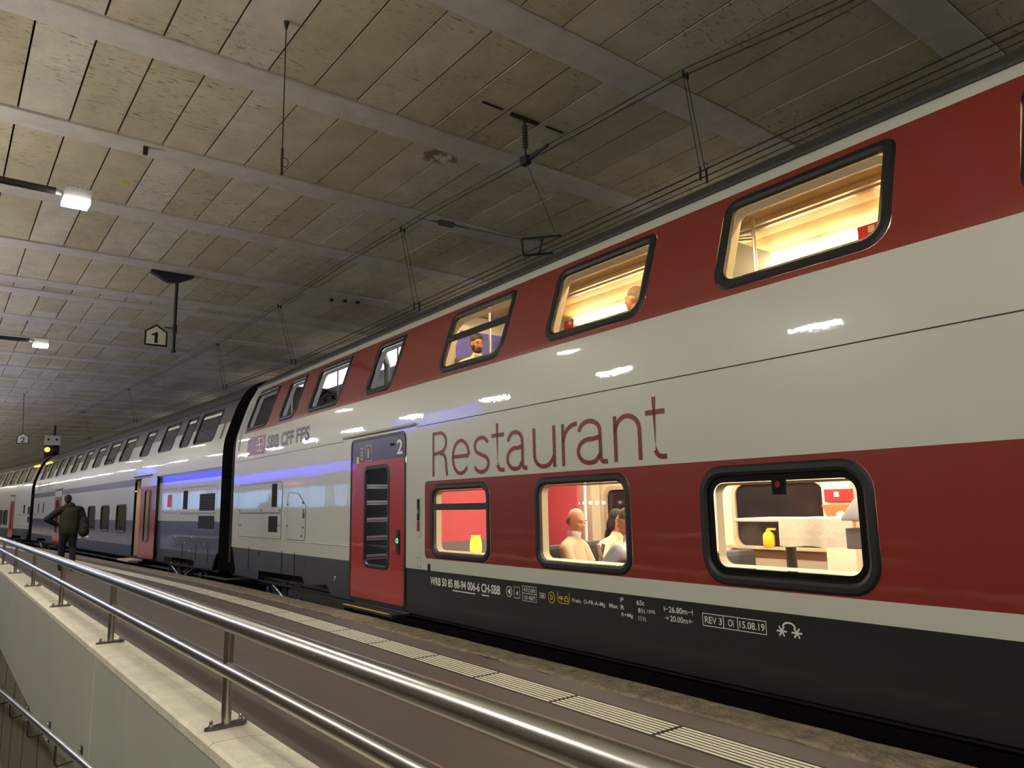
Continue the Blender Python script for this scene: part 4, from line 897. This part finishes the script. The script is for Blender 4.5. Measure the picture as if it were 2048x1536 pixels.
q = d.normalized(); MB().tube([d*.16, d*.24, d*.25, d*.40, d*.41, d*.56], [.012, .02, .03, .03, .02, .010], 10).build('end_fitting', 'iron', si, True)
for k in range(7): MB().tube([d*(.27+.02*k)-q*.004, d*(.27+.02*k)+q*.006], .05, 12).build('shed', 'porcelain', si, True)
wire('steady_wire', [(5.70, iy-.02, CEIL-.64), (5.98, 6.75, 4.75)], .004, 'thin diagonal wire from the hanging insulator down to the contact wires', n=5)
for k, (px, py) in enumerate(((663, 600), (690, 602), (715, 605))):
    c = on_z(px, py, CEIL-.07); cl = empty('cable_clamp', c); tag(cl, 'small dark clamp hanging from the ceiling above the coach roof', 'clamp', 'row of three ceiling clamps')
    MB().bevel_box((0, 0, 0), (.08, .08, .06), .01).build('jaw', 'iron', cl); MB().tube([(0, 0, .03), (0, 0, CEIL-c.z)], .006, 5).build('rod', 'cable', cl)
c = on_z(573, 42, CEIL)
hw = empty('hanging_wire', (c.x, c.y, CEIL)); tag(hw, 'long thin wire hanging straight down from a ceiling plank, hook at its end', 'wire')
MB().tube([(0, 0, 0), (0, 0, -1.68)], .006, 6).build('wire', 'cable', hw); MB().lathe((0, 0, -.10), [(.03, .09), (.022, .05), (.01, 0)], 8).build('ceiling_socket', 'iron', hw); MB().tube([(0, 0, -1.42), (0, 0, -1.70)], .014, 6).build('weight', 'iron', hw)
MB().tube([(.035*math.cos(t)+.03, 0, -1.56+.05*math.sin(t)) for t in [math.pi*(0.9-1.9*i/10) for i in range(11)]], .004, 5).build('hook', 'iron', hw)
c = on_z(291, 292, CEIL); tag(MB().bevel_box((c.x, c.y-.02, CEIL-.06), (.06, .05, .16), .01).build('ceiling_hook', 'iron'), 'small dark hook fixed to the edge of a ceiling beam', 'hook')

# ------------------------------------------------------------------ track number signs
def house_sign(parent, w, h, num, dz):
    hw_, y = w/2, -.02
    o_ = [(-hw_, 0), (hw_, 0), (hw_, h*.66), (0, h), (-hw_, h*.66)]; b = .035*w/.45; i_ = [(-hw_+b, b), (hw_-b, b), (hw_-b, h*.66-b*.4), (0, h-b*1.25), (-hw_+b, h*.66-b*.4)]
    bd = MB().prism([(p, q+dz) for p, q in o_], 'y', -.015, .015).build('sign_board', 'sign_black', parent)
    MB().prism([(p, q+dz) for p, q in i_], 'y', -.020, -.0155).build('sign_face', 'sign_white', bd)
    if num == '1':   # flag-topped numeral
        q = [(-.028, 0), (.032, 0), (.032, .23), (-.008, .23), (-.03, .205), (-.085, .185), (-.085, .150), (-.028, .163)]
        MB().prism([(a, b+dz+h*.13) for a, b in q], 'y', -.024, -.021).build('sign_numeral', 'sign_black', bd); return
    vs, fs = text_polys(num, .015); hh = h*.46; ww = w*.33
    MB().add([((u-.5)*ww, -.023, dz+h*.14+v*hh) for u, v in vs], fs).build('sign_numeral', 'sign_black', bd)
c = on_z(345, 546, CEIL)
sg = empty('track_sign', (c.x, c.y, CEIL)); tag(sg, 'house-shaped white track sign reading 1 on a dark ceiling pole', 'sign')
MB().prism([(-.42, 0), (.42, 0), (.42, -.05), (.12, -.20), (-.10, -.22), (-.42, -.06)], 'y', -.07, .07).build('ceiling_bracket', 'iron', sg)
MB().tube([(.10, 0, -.1), (.10, 0, -1.70)], .035, 12).build('pole', 'iron', sg, True); MB().tube([(.10, 0, -1.12), (.10, 0, -1.30)], .05, 12).build('collar', 'iron', sg, True); MB().tube([(.10, 0, -1.68), (.10, 0, -1.72)], .055, 12).build('end_flange', 'iron', sg, True)
MB().tube([(.10, 0, -1.2), (-.08, -.0, -1.2)], .014, 8).build('sign_arm', 'iron', sg)
house_sign(sg, .44, .46, '1', -1.62); 
for ch in sg.children:
    if ch.name.startswith('sign_board'): ch.location = (-.25, 0, 0)
c = on_z(48, 787, CEIL)
s2_ = empty('track_sign', (c.x, c.y, CEIL)); tag(s2_, 'house-shaped white track sign reading 2 hanging on a thin wire', 'sign')
MB().tube([(0, 0, 0), (.08, 0, -1.75)], .012, 6).build('wire', 'cable', s2_); house_sign(s2_, .44, .46, '2', -2.13)
for ch in s2_.children:
    if ch.name.startswith('sign_board'): ch.location = (.10, 0, 0)
# signal above the rear coaches
p = on_y(103, 897, 50.0)
sn = empty('track_signal', p); tag(sn, 'black railway signal with white top plate and orange lights above the coach roof', 'signal')
MB().bevel_box((0, 0, -.25), (.75, .3, 1.0), .03).build('signal_body', 'iron', sn); MB().bevel_box((0, -.17, .45), (.8, .03, .55), .01).build('top_plate', 'sign_white', sn)
for x in (-.2, .2): MB().tube([(x, -.19, .5), (x, -.21, .5)], .06, 12).build('lamp_port', 'black_void', sn, True)
MB().lathe((0, 0, 0), [(.13, -.02), (.13, .02)], 14).build('orange_lens', 'signal_orange', sn, True).matrix_local = Matrix.Translation((-.22, -.17, -.08)) @ Matrix.Rotation(math.pi/2, 4, 'X')
MB().tube([(.1, 0, .2), (.1, 0, CEIL-p.z)], .06, 8).build('hanger', 'iron', sn)
for x, z in ((.15, .05), (.15, -.35)): MB().tube([(x, -.30, z), (x, -.16, z)], .13, 14).build('signal_hood', 'black_void', sn, True)
d2v = Vector((math.sin(A3), math.cos(A3), 0)); n3 = Vector((math.cos(A3), -math.sin(A3), 0))
for k, (t0, t1, par, lab) in enumerate(((24.2, 25.6, car2, 0), (0.35, 1.6, car3, 0))):
    MB().box((prof(3.62)-.02, (t0+t1)/2, 3.65), (.03, t1-t0, .07)).build('signal_reflection', 'reflected_orange', par)  # glowing strips painted as the signal's orange reflection on the roof edges

# ------------------------------------------------------------------ people
def blob(name, parts, m, parent, vox=.014, smooth_it=6):
    bm = bmesh.new()
    for pt in parts:
        if pt[0] == 'c':
            _, a, ra, b, rb = pt[:5]; sy = pt[5] if len(pt) > 5 else 1.0
            a, b = Vector(a), Vector(b); d = b-a; L_ = max(d.length, 1e-4); q = d.normalized().to_track_quat('Z', 'Y').to_matrix()
            n = 14; rings = []
            prof_ = [(ra*math.sin(t), -ra*math.cos(t)) for t in [math.pi/2*(i+.15)/4 for i in range(4)]]+[(ra, 0), (rb, L_)]+[(rb*math.cos(t), L_+rb*math.sin(t)) for t in [math.pi/2*(i+.85)/4 for i in range(4)]]
            for r, z in prof_: rings.append([bm.verts.new(a+Vector((1, 1, 1))*0+q @ Vector((r*math.cos(2*math.pi*j/n), r*math.sin(2*math.pi*j/n), z))) for j in range(n)])
            if sy != 1.0:
                for R_ in rings:
                    for v in R_: v.co.y = (v.co.y-a.y)*sy+a.y
            for x, y in zip(rings, rings[1:]):
                for j in range(n): bm.faces.new((x[j], x[(j+1) % n], y[(j+1) % n], y[j]))
            bm.faces.new(list(reversed(rings[0]))); bm.faces.new(rings[-1])
        else:
            _, c, r = pt[:3]; R3 = pt[3] if len(pt) > 3 else Matrix.Identity(3)
            g = bmesh.ops.create_icosphere(bm, subdivisions=3, radius=1.0)
            for v in g['verts']: v.co = R3 @ Vector((v.co.x*r[0], v.co.y*r[1], v.co.z*r[2]))+Vector(c)
    me = bpy.data.meshes.new(name); bm.to_mesh(me); bm.free()
    t = bpy.data.objects.new(name, me); COL.objects.link(t)
    md = t.modifiers.new('r', 'REMESH'); md.mode = 'VOXEL'; md.voxel_size = vox
    sm = t.modifiers.new('s', 'SMOOTH'); sm.iterations = smooth_it; sm.factor = .5
    dg = bpy.context.evaluated_depsgraph_get(); dg.update(); me2 = bpy.data.meshes.new_from_object(t.evaluated_get(dg)); bpy.data.objects.remove(t)
    me2.materials.clear(); me2.materials.append(M[m])
    for p_ in me2.polygons: p_.use_smooth = True
    return link(name, me2, parent)
def head(c, yaw=0, pitch=0, k=1.0):
    """face looks along +Y before turning; returns parts and the frame"""
    R = Matrix.Rotation(yaw, 3, 'Z') @ Matrix.Rotation(pitch, 3, 'X'); c = Vector(c)
    f = lambda x, y, z: c+R @ Vector((x*k, y*k, z*k)); e = lambda p, r: ('e', f(*p), tuple(v*k for v in r), R)
    return [e((0, -.01, .025), (.076, .096, .098)), e((0, .02, -.045), (.062, .075, .075)), e((0, .055, -.092), (.034, .032, .024)), e((0, .088, .03), (.05, .012, .012)), e((0, .100, -.012), (.012, .020, .028)), e((0, .112, -.028), (.016, .012, .010)),
            e((.077, -.005, -.008), (.010, .022, .032)), e((-.077, -.005, -.008), (.010, .022, .032)), e((0, .084, -.060), (.026, .012, .008)), e((.034, .075, -.02), (.025, .02, .02)), e((-.034, .075, -.02), (.025, .02, .02))], f, R
def eyes(f, R, parent, k=1.0, m='hair_dark'):
    for s in (-1, 1): 
        blob('eye', [('e', f(.031*s, .089, .008), (.012, .006, .006), R)], m, parent, .004, 1); blob('eyebrow', [('e', f(.032*s, .095, .034), (.020, .006, .005), R)], m, parent, .004, 1)
    blob('mouth', [('e', f(0, .096, -.062), (.022, .005, .005), R)], 'letter_red', parent, .004, 1)
def hand(w, d, up, k=1.0):
    """palm and five fingers from wrist w along d"""
    d = Vector(d).normalized(); up = Vector(up).normalized(); sd = d.cross(up).normalized(); w = Vector(w); pts = [('c', w, .026*k, w+d*.07*k, .030*k)]
    for i, ln in enumerate((.062, .072, .068, .052)):
        b = w+d*.085*k+sd*(i-1.5)*.0195*k; mdl = b+d*ln*.55*k-up*.006*k; pts += [('c', b, .0095*k, mdl, .0088*k), ('c', mdl, .0088*k, mdl+(d*.8-up*.6).normalized()*ln*.5*k, .0075*k)]
    b = w+d*.025*k-sd*.028*k; m_ = b+(d*.7-sd*.7).normalized()*.045*k; pts += [('c', b, .0125*k, m_, .011*k), ('c', m_, .011*k, m_+(d*.9-sd*.2).normalized()*.035*k, .009*k)]
    return pts
# man walking away along the platform
wp = empty('person', (2.52, 20.4, 0), math.radians(-2)); tag(wp, 'man in olive and black jacket and dark trousers walking away along the platform', 'person')
hd, f, R = head((-.06, .03, 1.63), math.radians(8), math.radians(-4))
blob('body', hd+[('c', (-.05, .0, 1.56), .055, (-.03, -.01, 1.44), .062), ('c', (-.09, 0, .92), .10, (.09, 0, .92), .10), ('c', (0, 0, .95), .13, (0, 0, 1.38), .13, .7)]+hand((-.22, .05, 1.06), (.8, .25, -.3), (0, -1, .2))+hand((.30, .02, .80), (.0, .1, -1), (1, 0, 0)), 'skin', wp)
blob('hair', [('e', f(0, -.022, .035), (.081, .092, .094), R), ('e', f(0, -.06, -.02), (.066, .05, .06), R)], 'hair_dark', wp, .01, 3)
blob('trousers', [('c', (-.09, 0, .93), .105, (-.10, .06, .52), .078), ('c', (-.10, .06, .52), .078, (-.105, .10, .10), .062), ('c', (.09, 0, .93), .105, (.11, .03, .52), .078), ('c', (.11, .03, .52), .078, (.115, -.16, .14), .062), ('c', (-.08, 0, .96), .12, (.08, 0, .96), .12)], 'trousers_dark', wp)
for nm, a, b in (('shoe', (-.105, .06, .045), (-.11, .26, .035)), ('shoe', (.115, -.19, .075), (.12, -.02, .03))): blob(nm, [('c', a, .045, b, .036), ('c', Vector(a)+Vector((0, .02, .06)), .045, a, .045)], 'shoe', wp, .01, 3)
blob('jacket', [('c', (-.06, 0, .92), .125, (.06, 0, .92), .125), ('c', (-.13, 0, .90), .075, (.13, 0, .90), .075), ('c', (0, 0, 1.0), .215, (0, 0, 1.20), .205, .66), ('c', (0, 0, 1.20), .205, (0, -.01, 1.34), .20, .68)], 'jacket_olive', wp)
blob('jacket_yoke', [('c', (-.17, -.01, 1.40), .095, (.17, -.01, 1.40), .095), ('c', (0, -.02, 1.36), .15, (0, -.02, 1.44), .11, .8), ('c', (-.05, -.03, 1.49), .085, (.02, -.03, 1.49), .085), ('c', (-.22, 0, 1.38), .085, (-.45, -.03, 1.19), .072), ('c', (-.45, -.03, 1.19), .072, (-.25, .04, 1.06), .055), ('c', (.22, 0, 1.39), .085, (.31, -.04, 1.12), .072), ('c', (.31, -.04, 1.12), .072, (.31, .02, .86), .052)], 'jacket_black', wp)
bp_ = empty('backpack', (2.52+.30, 20.28, .78), math.radians(8)); tag(bp_, 'dark grey backpack slung over the walking man\'s right shoulder', 'backpack')
blob('bag_body', [('c', (0, 0, .10), .12, (0, -.01, .36), .10, .8), ('c', (0, -.08, .10), .08, (0, -.08, .22), .07)], 'bag_dark', bp_); blob('strap', [('c', (.0, .04, .40), .02, (-.08, .06, .58), .02), ('c', (-.08, .06, .58), .02, (-.14, .12, .66), .02)], 'jacket_black', bp_, .01, 2)
# seated people
def seated(world, yaw, label, sk, top, hair_parts, hairm, hyaw=0, hpitch=0, arms=True, name='person', beard=False, k=1.0, trousers='trousers_dark', armpose=None):
    """seat level at the local origin, facing local +Y"""
    r = empty(name, world, yaw); tag(r, label, 'person'); LG = .32 if world[2] < 1 else .50
    hd, f, R = head((0, .03, .70*k), hyaw, hpitch, 1.0)
    ap = armpose or [((-.185, 0, .42), (-.23, .10, .20), (-.10, .32, .24)), ((.185, 0, .42), (.23, .10, .20), (.10, .32, .24))]
    hs_ = []
    for sh, el, wr in ap: hs_ += hand(wr, (Vector(wr)-Vector(el)), (0, 0, 1))
    blob('body', hd+[('c', (0, .02, .62), .055, (0, -.01, .50), .062), ('c', (0, -.02, .10), .10, (0, -.03, .36), .10, .75)]+hs_, sk, r)
    if hair_parts: blob('hair', [('e', f(*p), q, R) for p, q in hair_parts], hairm, r, .008, 3)
    if beard: blob('beard', [('e', f(0, .045, -.082), (.058, .058, .045), R), ('e', f(.05, .02, -.05), (.022, .045, .05), R), ('e', f(-.05, .02, -.05), (.022, .045, .05), R), ('e', f(0, .092, -.045), (.03, .014, .008), R)], hairm, r, .006, 2)
    eyes(f, R, r, 1.0, hairm)
    tp = [('c', (0, 0, .06), .165, (0, -.01, .30), .16, .72), ('c', (0, -.01, .30), .16, (0, -.02, .40), .145, .72), ('c', (0, -.01, .485), .078, (.165, -.01, .43), .074), ('c', (0, -.01, .485), .078, (-.165, -.01, .43), .074), ('c', (0, 0, .52), .075, (0, .01, .555), .066)]
    for sh, el, wr in ap: tp += [('c', sh, .07, el, .056), ('c', el, .056, wr, .042)]
    blob('sweater' if name == 'person' else 'top', tp, top, r)
    blob('trousers', [('c', (-.09, 0, .03), .10, (-.11, .40, .03), .075), ('c', (-.11, .40, .03), .07, (-.11, .42, -LG+.05), .055), ('c', (.09, 0, .03), .10, (.11, .40, .03), .075), ('c', (.11, .40, .03), .07, (.11, .42, -LG+.05), .055)], trousers, r)
    for s in (-1, 1): blob('shoe', [('c', (.11*s, .42, -LG), .045, (.11*s, .56, -LG-.01), .036)], 'shoe', r, .01, 2)
    return r
YS = -A1+math.pi     # local +Y turned to point along -s (towards the near end of the coach)
SEATZ = 0.46
seated(C1(.62, 1.76, SEATZ), YS+math.radians(22), 'bald man in beige sweater reading at a restaurant table by the lower window', 'skin', 'sweater_beige', [((0, -.055, -.02), (.074, .05, .055)), ((.06, -.02, 0), (.022, .05, .04)), ((-.06, -.02, 0), (.022, .05, .04))], 'hair_grey', math.radians(-14), math.radians(-20))
seated(C1(1.5, 2.06, SEATZ-.03), YS+math.radians(-5), 'dark-haired woman in cream top seated behind the bald man', 'skin', 'shirt_cream', [((0, -.025, .04), (.086, .095, .092)), ((0, -.075, -.06), (.08, .05, .11)), ((.065, -.01, -.03), (.025, .05, .08)), ((-.065, -.01, -.03), (.025, .05, .08)), ((0, -.10, -.18), (.07, .035, .10))], 'hair_dark', math.radians(2), math.radians(-14))
seated(C1(.46, .80, SEATZ), -A1+math.radians(12), 'man in pale blue shirt with his back to the frame of the lower window', 'skin', 'shirt_white', [((0, -.02, .045), (.081, .094, .09)), ((0, -.06, -.01), (.072, .05, .06))], 'hair_grey', 0, math.radians(-8), armpose=[((-.21, 0, .46), (-.30, .16, .24), (-.22, .40, .30)), ((.21, 0, .46), (.28, .12, .22), (.10, .32, .28))])
seated(C1(.85, 3.84, 2.13+.57), YS+math.radians(-25), 'bearded dark-haired man in pale top behind the upper window with glazing bar', 'skin_warm', 'top_pink', [((0, -.02, .055), (.084, .096, .084)), ((0, -.06, .0), (.075, .05, .06))], 'hair_dark', math.radians(15), math.radians(-14), beard=True)
seated(C1(1.0, 1.10, 2.13+.55), -A1+math.radians(10), 'person with short grey-brown hair behind the upper window', 'skin_warm', 'jacket_black', [((0, -.02, .05), (.084, .096, .088)), ((0, -.06, .0), (.075, .05, .07))], 'hair_grey', math.radians(10), 0)

bald = [o for o in COL.objects if o.get('label', '').startswith('bald man')][0]
MB().lathe((0, .005, .575), [(.066, -.02), (.072, 0), (.066, .022), (.060, .022)], 18).build('shirt_collar', 'shirt_white', bald, True)
# ------------------------------------------------------------------ furniture and small things in the saloon
def local(o): o.parent = None; return o
def thing(name, x, s, z, label, cat, group=None):
    return tag(empty(name, C1(x, s, z), -A1), label, cat, group)
FL, UF = 0.10, 2.13
def table(x, s, top, label, w=.75, l=.85, fz=FL, group='saloon tables'):
    t = thing('dining_table', x, s, fz, label, 'table', group)
    MB().bevel_box((0, 0, top-fz-.015), (w, l, .03), .008).build('table_top', 'cream', t); MB().tube([(0, 0, .02), (0, 0, top-fz-.03)], .035, 12).build('column', 'table_grey', t, True); MB().lathe((0, 0, 0), [(.22, 0), (.22, .012), (.05, .03)], 20).build('foot', 'table_grey', t, True)
    return t
def seat(x, s, fz, yaw, label, m='seat_grey', group='saloon seats', low=0.0):
    if fz < 1: low = .22
    t = tag(empty('saloon_seat', C1(x, s, fz), yaw), label, 'seat', group)
    MB().bevel_box((0, .0, .40-low), (.50, .46, .12), .04).build('cushion', m, t); MB().bevel_box((0, -.27, .72-low), (.50, .10, .62), .045).build('backrest', m, t); MB().bevel_box((0, -.02, .17-low/2), (.40, .36, .34-low), .02).build('base', 'table_grey', t)
    return t
table(.55, 1.24, .70, 'cream restaurant table between the bald man and the blue-shirted man', .62, .62)
table(.55, 3.12, .72, 'cream restaurant table with the glowing lamp', .62, .8)
seat(.62, 1.78, FL, YS, 'grey saloon seat under the bald man'); seat(1.5, 2.08, FL, YS, 'grey saloon seat under the dark-haired woman'); seat(.46, .78, FL, -A1+math.radians(12), 'grey saloon seat under the blue-shirted man')
seat(.85, 3.86, UF+.12, YS+math.radians(-25), 'grey saloon seat under the bearded man'); seat(1.0, 1.08, UF+.1, -A1, 'grey saloon seat under the grey-haired upper passenger')
c = seat(1.0, -.16, FL, YS, 'empty dark grey chair under the bar table window')
# bar table with white cloth
t = thing('bar_table', 1.55, -.20, FL, 'high bar table with hanging white cloth and dark leg', 'table')
MB().bevel_box((0, 0, 1.055), (.55, 1.0, .03), .008).build('table_top', 'cream', t); MB().tube([(0, .12, .02), (0, .12, 1.04)], .045, 12).build('leg', 'table_grey', t, True); MB().lathe((0, .12, 0), [(.25, 0), (.25, .012), (.05, .03)], 20).build('foot', 'table_grey', t, True)
t = thing('tablecloth', 1.55, -.35, FL-.22, 'creased white cloth hanging over the side of the high bar table', 'tablecloth')
mb = MB(); nx, nz = 14, 5; vs = []
for j in range(nz+1):
    for i in range(nx+1): vs.append((-.285-.008*math.sin(i*1.3+j*.4)-.004*j*math.sin(i*.7), .18-.66*i/nx, 1.292-.23*j/nz-.006*math.sin(i*.9)*(j == nz)))
vs += [(.28, .18-.66*i/nx, 1.294) for i in range(nx+1)]
fs = [(j*(nx+1)+i, j*(nx+1)+i+1, (j+1)*(nx+1)+i+1, (j+1)*(nx+1)+i) for j in range(nz) for i in range(nx)]+[(i, i+1, (nz+1)*(nx+1)+i+1, (nz+1)*(nx+1)+i) for i in range(nx)]
mb.add(vs, fs).build('cloth', 'cloth_white', t, True)
t = thing('yellow_dispenser', 2.58, .86, .835, 'small yellow bottle standing on the far window ledge', 'bottle')
MB().lathe((0, 0, 0), [(.05, 0), (.06, .02), (.06, .12), (.04, .15), (.025, .16), (.025, .18)], 14).build('bottle_body', 'yellow_plastic_glow', t, True); MB().box((0, -.04, .185), (.03, .09, .02)).build('spout', 'yellow_plastic_glow', t)
MB().box((2.62, .8, .82), (.16, 1.3, .025)).build('window_sill', 'cream_dark', car1)
t = thing('hanging_lamp', .95, -1.06, 1.17, 'grey conical lamp shade with square grey base by the large lower window', 'lamp')
MB().lathe((0, 0, 0), [(.12, 0), (.12, .02), (.02, .16)], 20).build('lamp_shade', 'shade_grey', t, True); MB().bevel_box((0, -.02, -.13), (.14, .19, .15), .01).build('lamp_base', 'shade_grey', t); MB().bevel_box((.02, -.14, -.63), (.2, .2, .86), .01).build('pedestal', 'table_grey', t)
t = thing('red_card', 2.60, .02, 1.31, 'small red menu card fixed to the far window pillar', 'card'); MB().box((-.10, -.04, .05), (.008, .30, .12)).build('card_sheet', 'menu_red', t); MB().box((-.106, -.02, .06), (.004, .05, .05)).build('card_print', 'menu_paper', t)
t = thing('orange_poster', 2.60, .0, 1.05, 'orange triangular food poster on the far window pillar', 'poster'); MB().prism([(.17, .22), (-.22, .22), (-.16, 0), (.07, 0)], 'x', -.105, -.099).build('poster_sheet', 'poster_orange', t); MB().tube([(-.112, -.03, .11), (-.106, -.03, .11)], .05, 14).build('poster_plate', 'menu_paper', t, True)
t = thing('table_lamp', .50, 3.38, .72, 'glowing yellow table lamp by the lower window with glazing bar', 'lamp')
MB().lathe((0, 0, 0), [(.05, 0), (.05, .01), (.012, .02), (.012, .05)], 16).build('lamp_foot', 'aluminium', t, True); MB().lathe((0, 0, .05), [(.058, 0), (.07, .05), (.068, .12), (.052, .21)], 20).build('lamp_shade', 'table_lamp_shade', t, True)
t = thing('menu_stand', .62, 3.22, .72, 'clear acrylic menu stand beside the glowing table lamp', 'stand')
for a, b in (((0, -.09, .01), (0, -.09, .25)), ((0, .09, .01), (0, .09, .25)), ((0, -.09, .25), (0, .09, .25)), ((0, -.09, .01), (0, .09, .01))): MB().tube([a, b], .007, 6).build('stand_edge', 'letter_yellow', t)
MB().box((0, 0, .13), (.004, .17, .23)).build('stand_sheet', 'drink_glass', t)
t = thing('menu_booklet', .48, 1.22, .70, 'dark printed menu booklet standing open on the bald man\'s table', 'booklet')
for sgn, m in ((1, 'menu_dark'), (-1, 'menu_paper')):
    a = math.radians(20); MB().box((0, .035*sgn, .125), (.19, .006, .25)).build('cover_page', m, t).rotation_euler = (math.radians(14)*sgn, 0, math.radians(55))
t = thing('drinking_glass', .34, 1.19, .70, 'clear drinking glass on the bald man\'s table', 'glass'); MB().lathe((0, 0, 0), [(.028, 0), (.034, .11), (.032, .11), (.026, .008)], 18).build('tumbler', 'drink_glass', t, True); MB().lathe((0, 0, .005), [(.024, 0), (.029, .06)], 16).build('drink', 'letter_yellow', t, True)
t = thing('coffee_cup', .62, 3.45, 3.03, 'white paper cup in front of the bearded man', 'cup'); MB().lathe((0, 0, 0), [(.035, 0), (.045, .13)], 16).build('cup_body', 'cup_white', t, True); MB().lathe((0, 0, .13), [(.047, 0), (.045, .015), (.03, .02)], 16).build('lid', 'cup_white', t, True)
tt = table(.62, 3.2, 3.03, 'cream upper saloon table in front of the bearded man', .5, .7, UF)
for x, s, z, lab in ((2.12, -.76, 3.66, 'red menu card standing by the grab pole of the upper saloon'), (2.16, 3.50, 3.69, 'red menu card by the partition of the upper saloon'), (1.55, 4.16, 3.46, 'red menu card behind the paper cup')):
    t = thing('red_menu_card', x, s, z, lab, 'card', 'red menu cards in the upper saloon')
    MB().box((0, 0, .07), (.012, .20, .16)).build('card_sheet', 'menu_red', t); MB().box((-.009, -.03, .10), (.004, .06, .06)).build('card_print', 'menu_paper', t); MB().tube([(.0, .0, -.0), (.12, 0, .08)], .006, 6).build('card_bracket', 'aluminium', t)
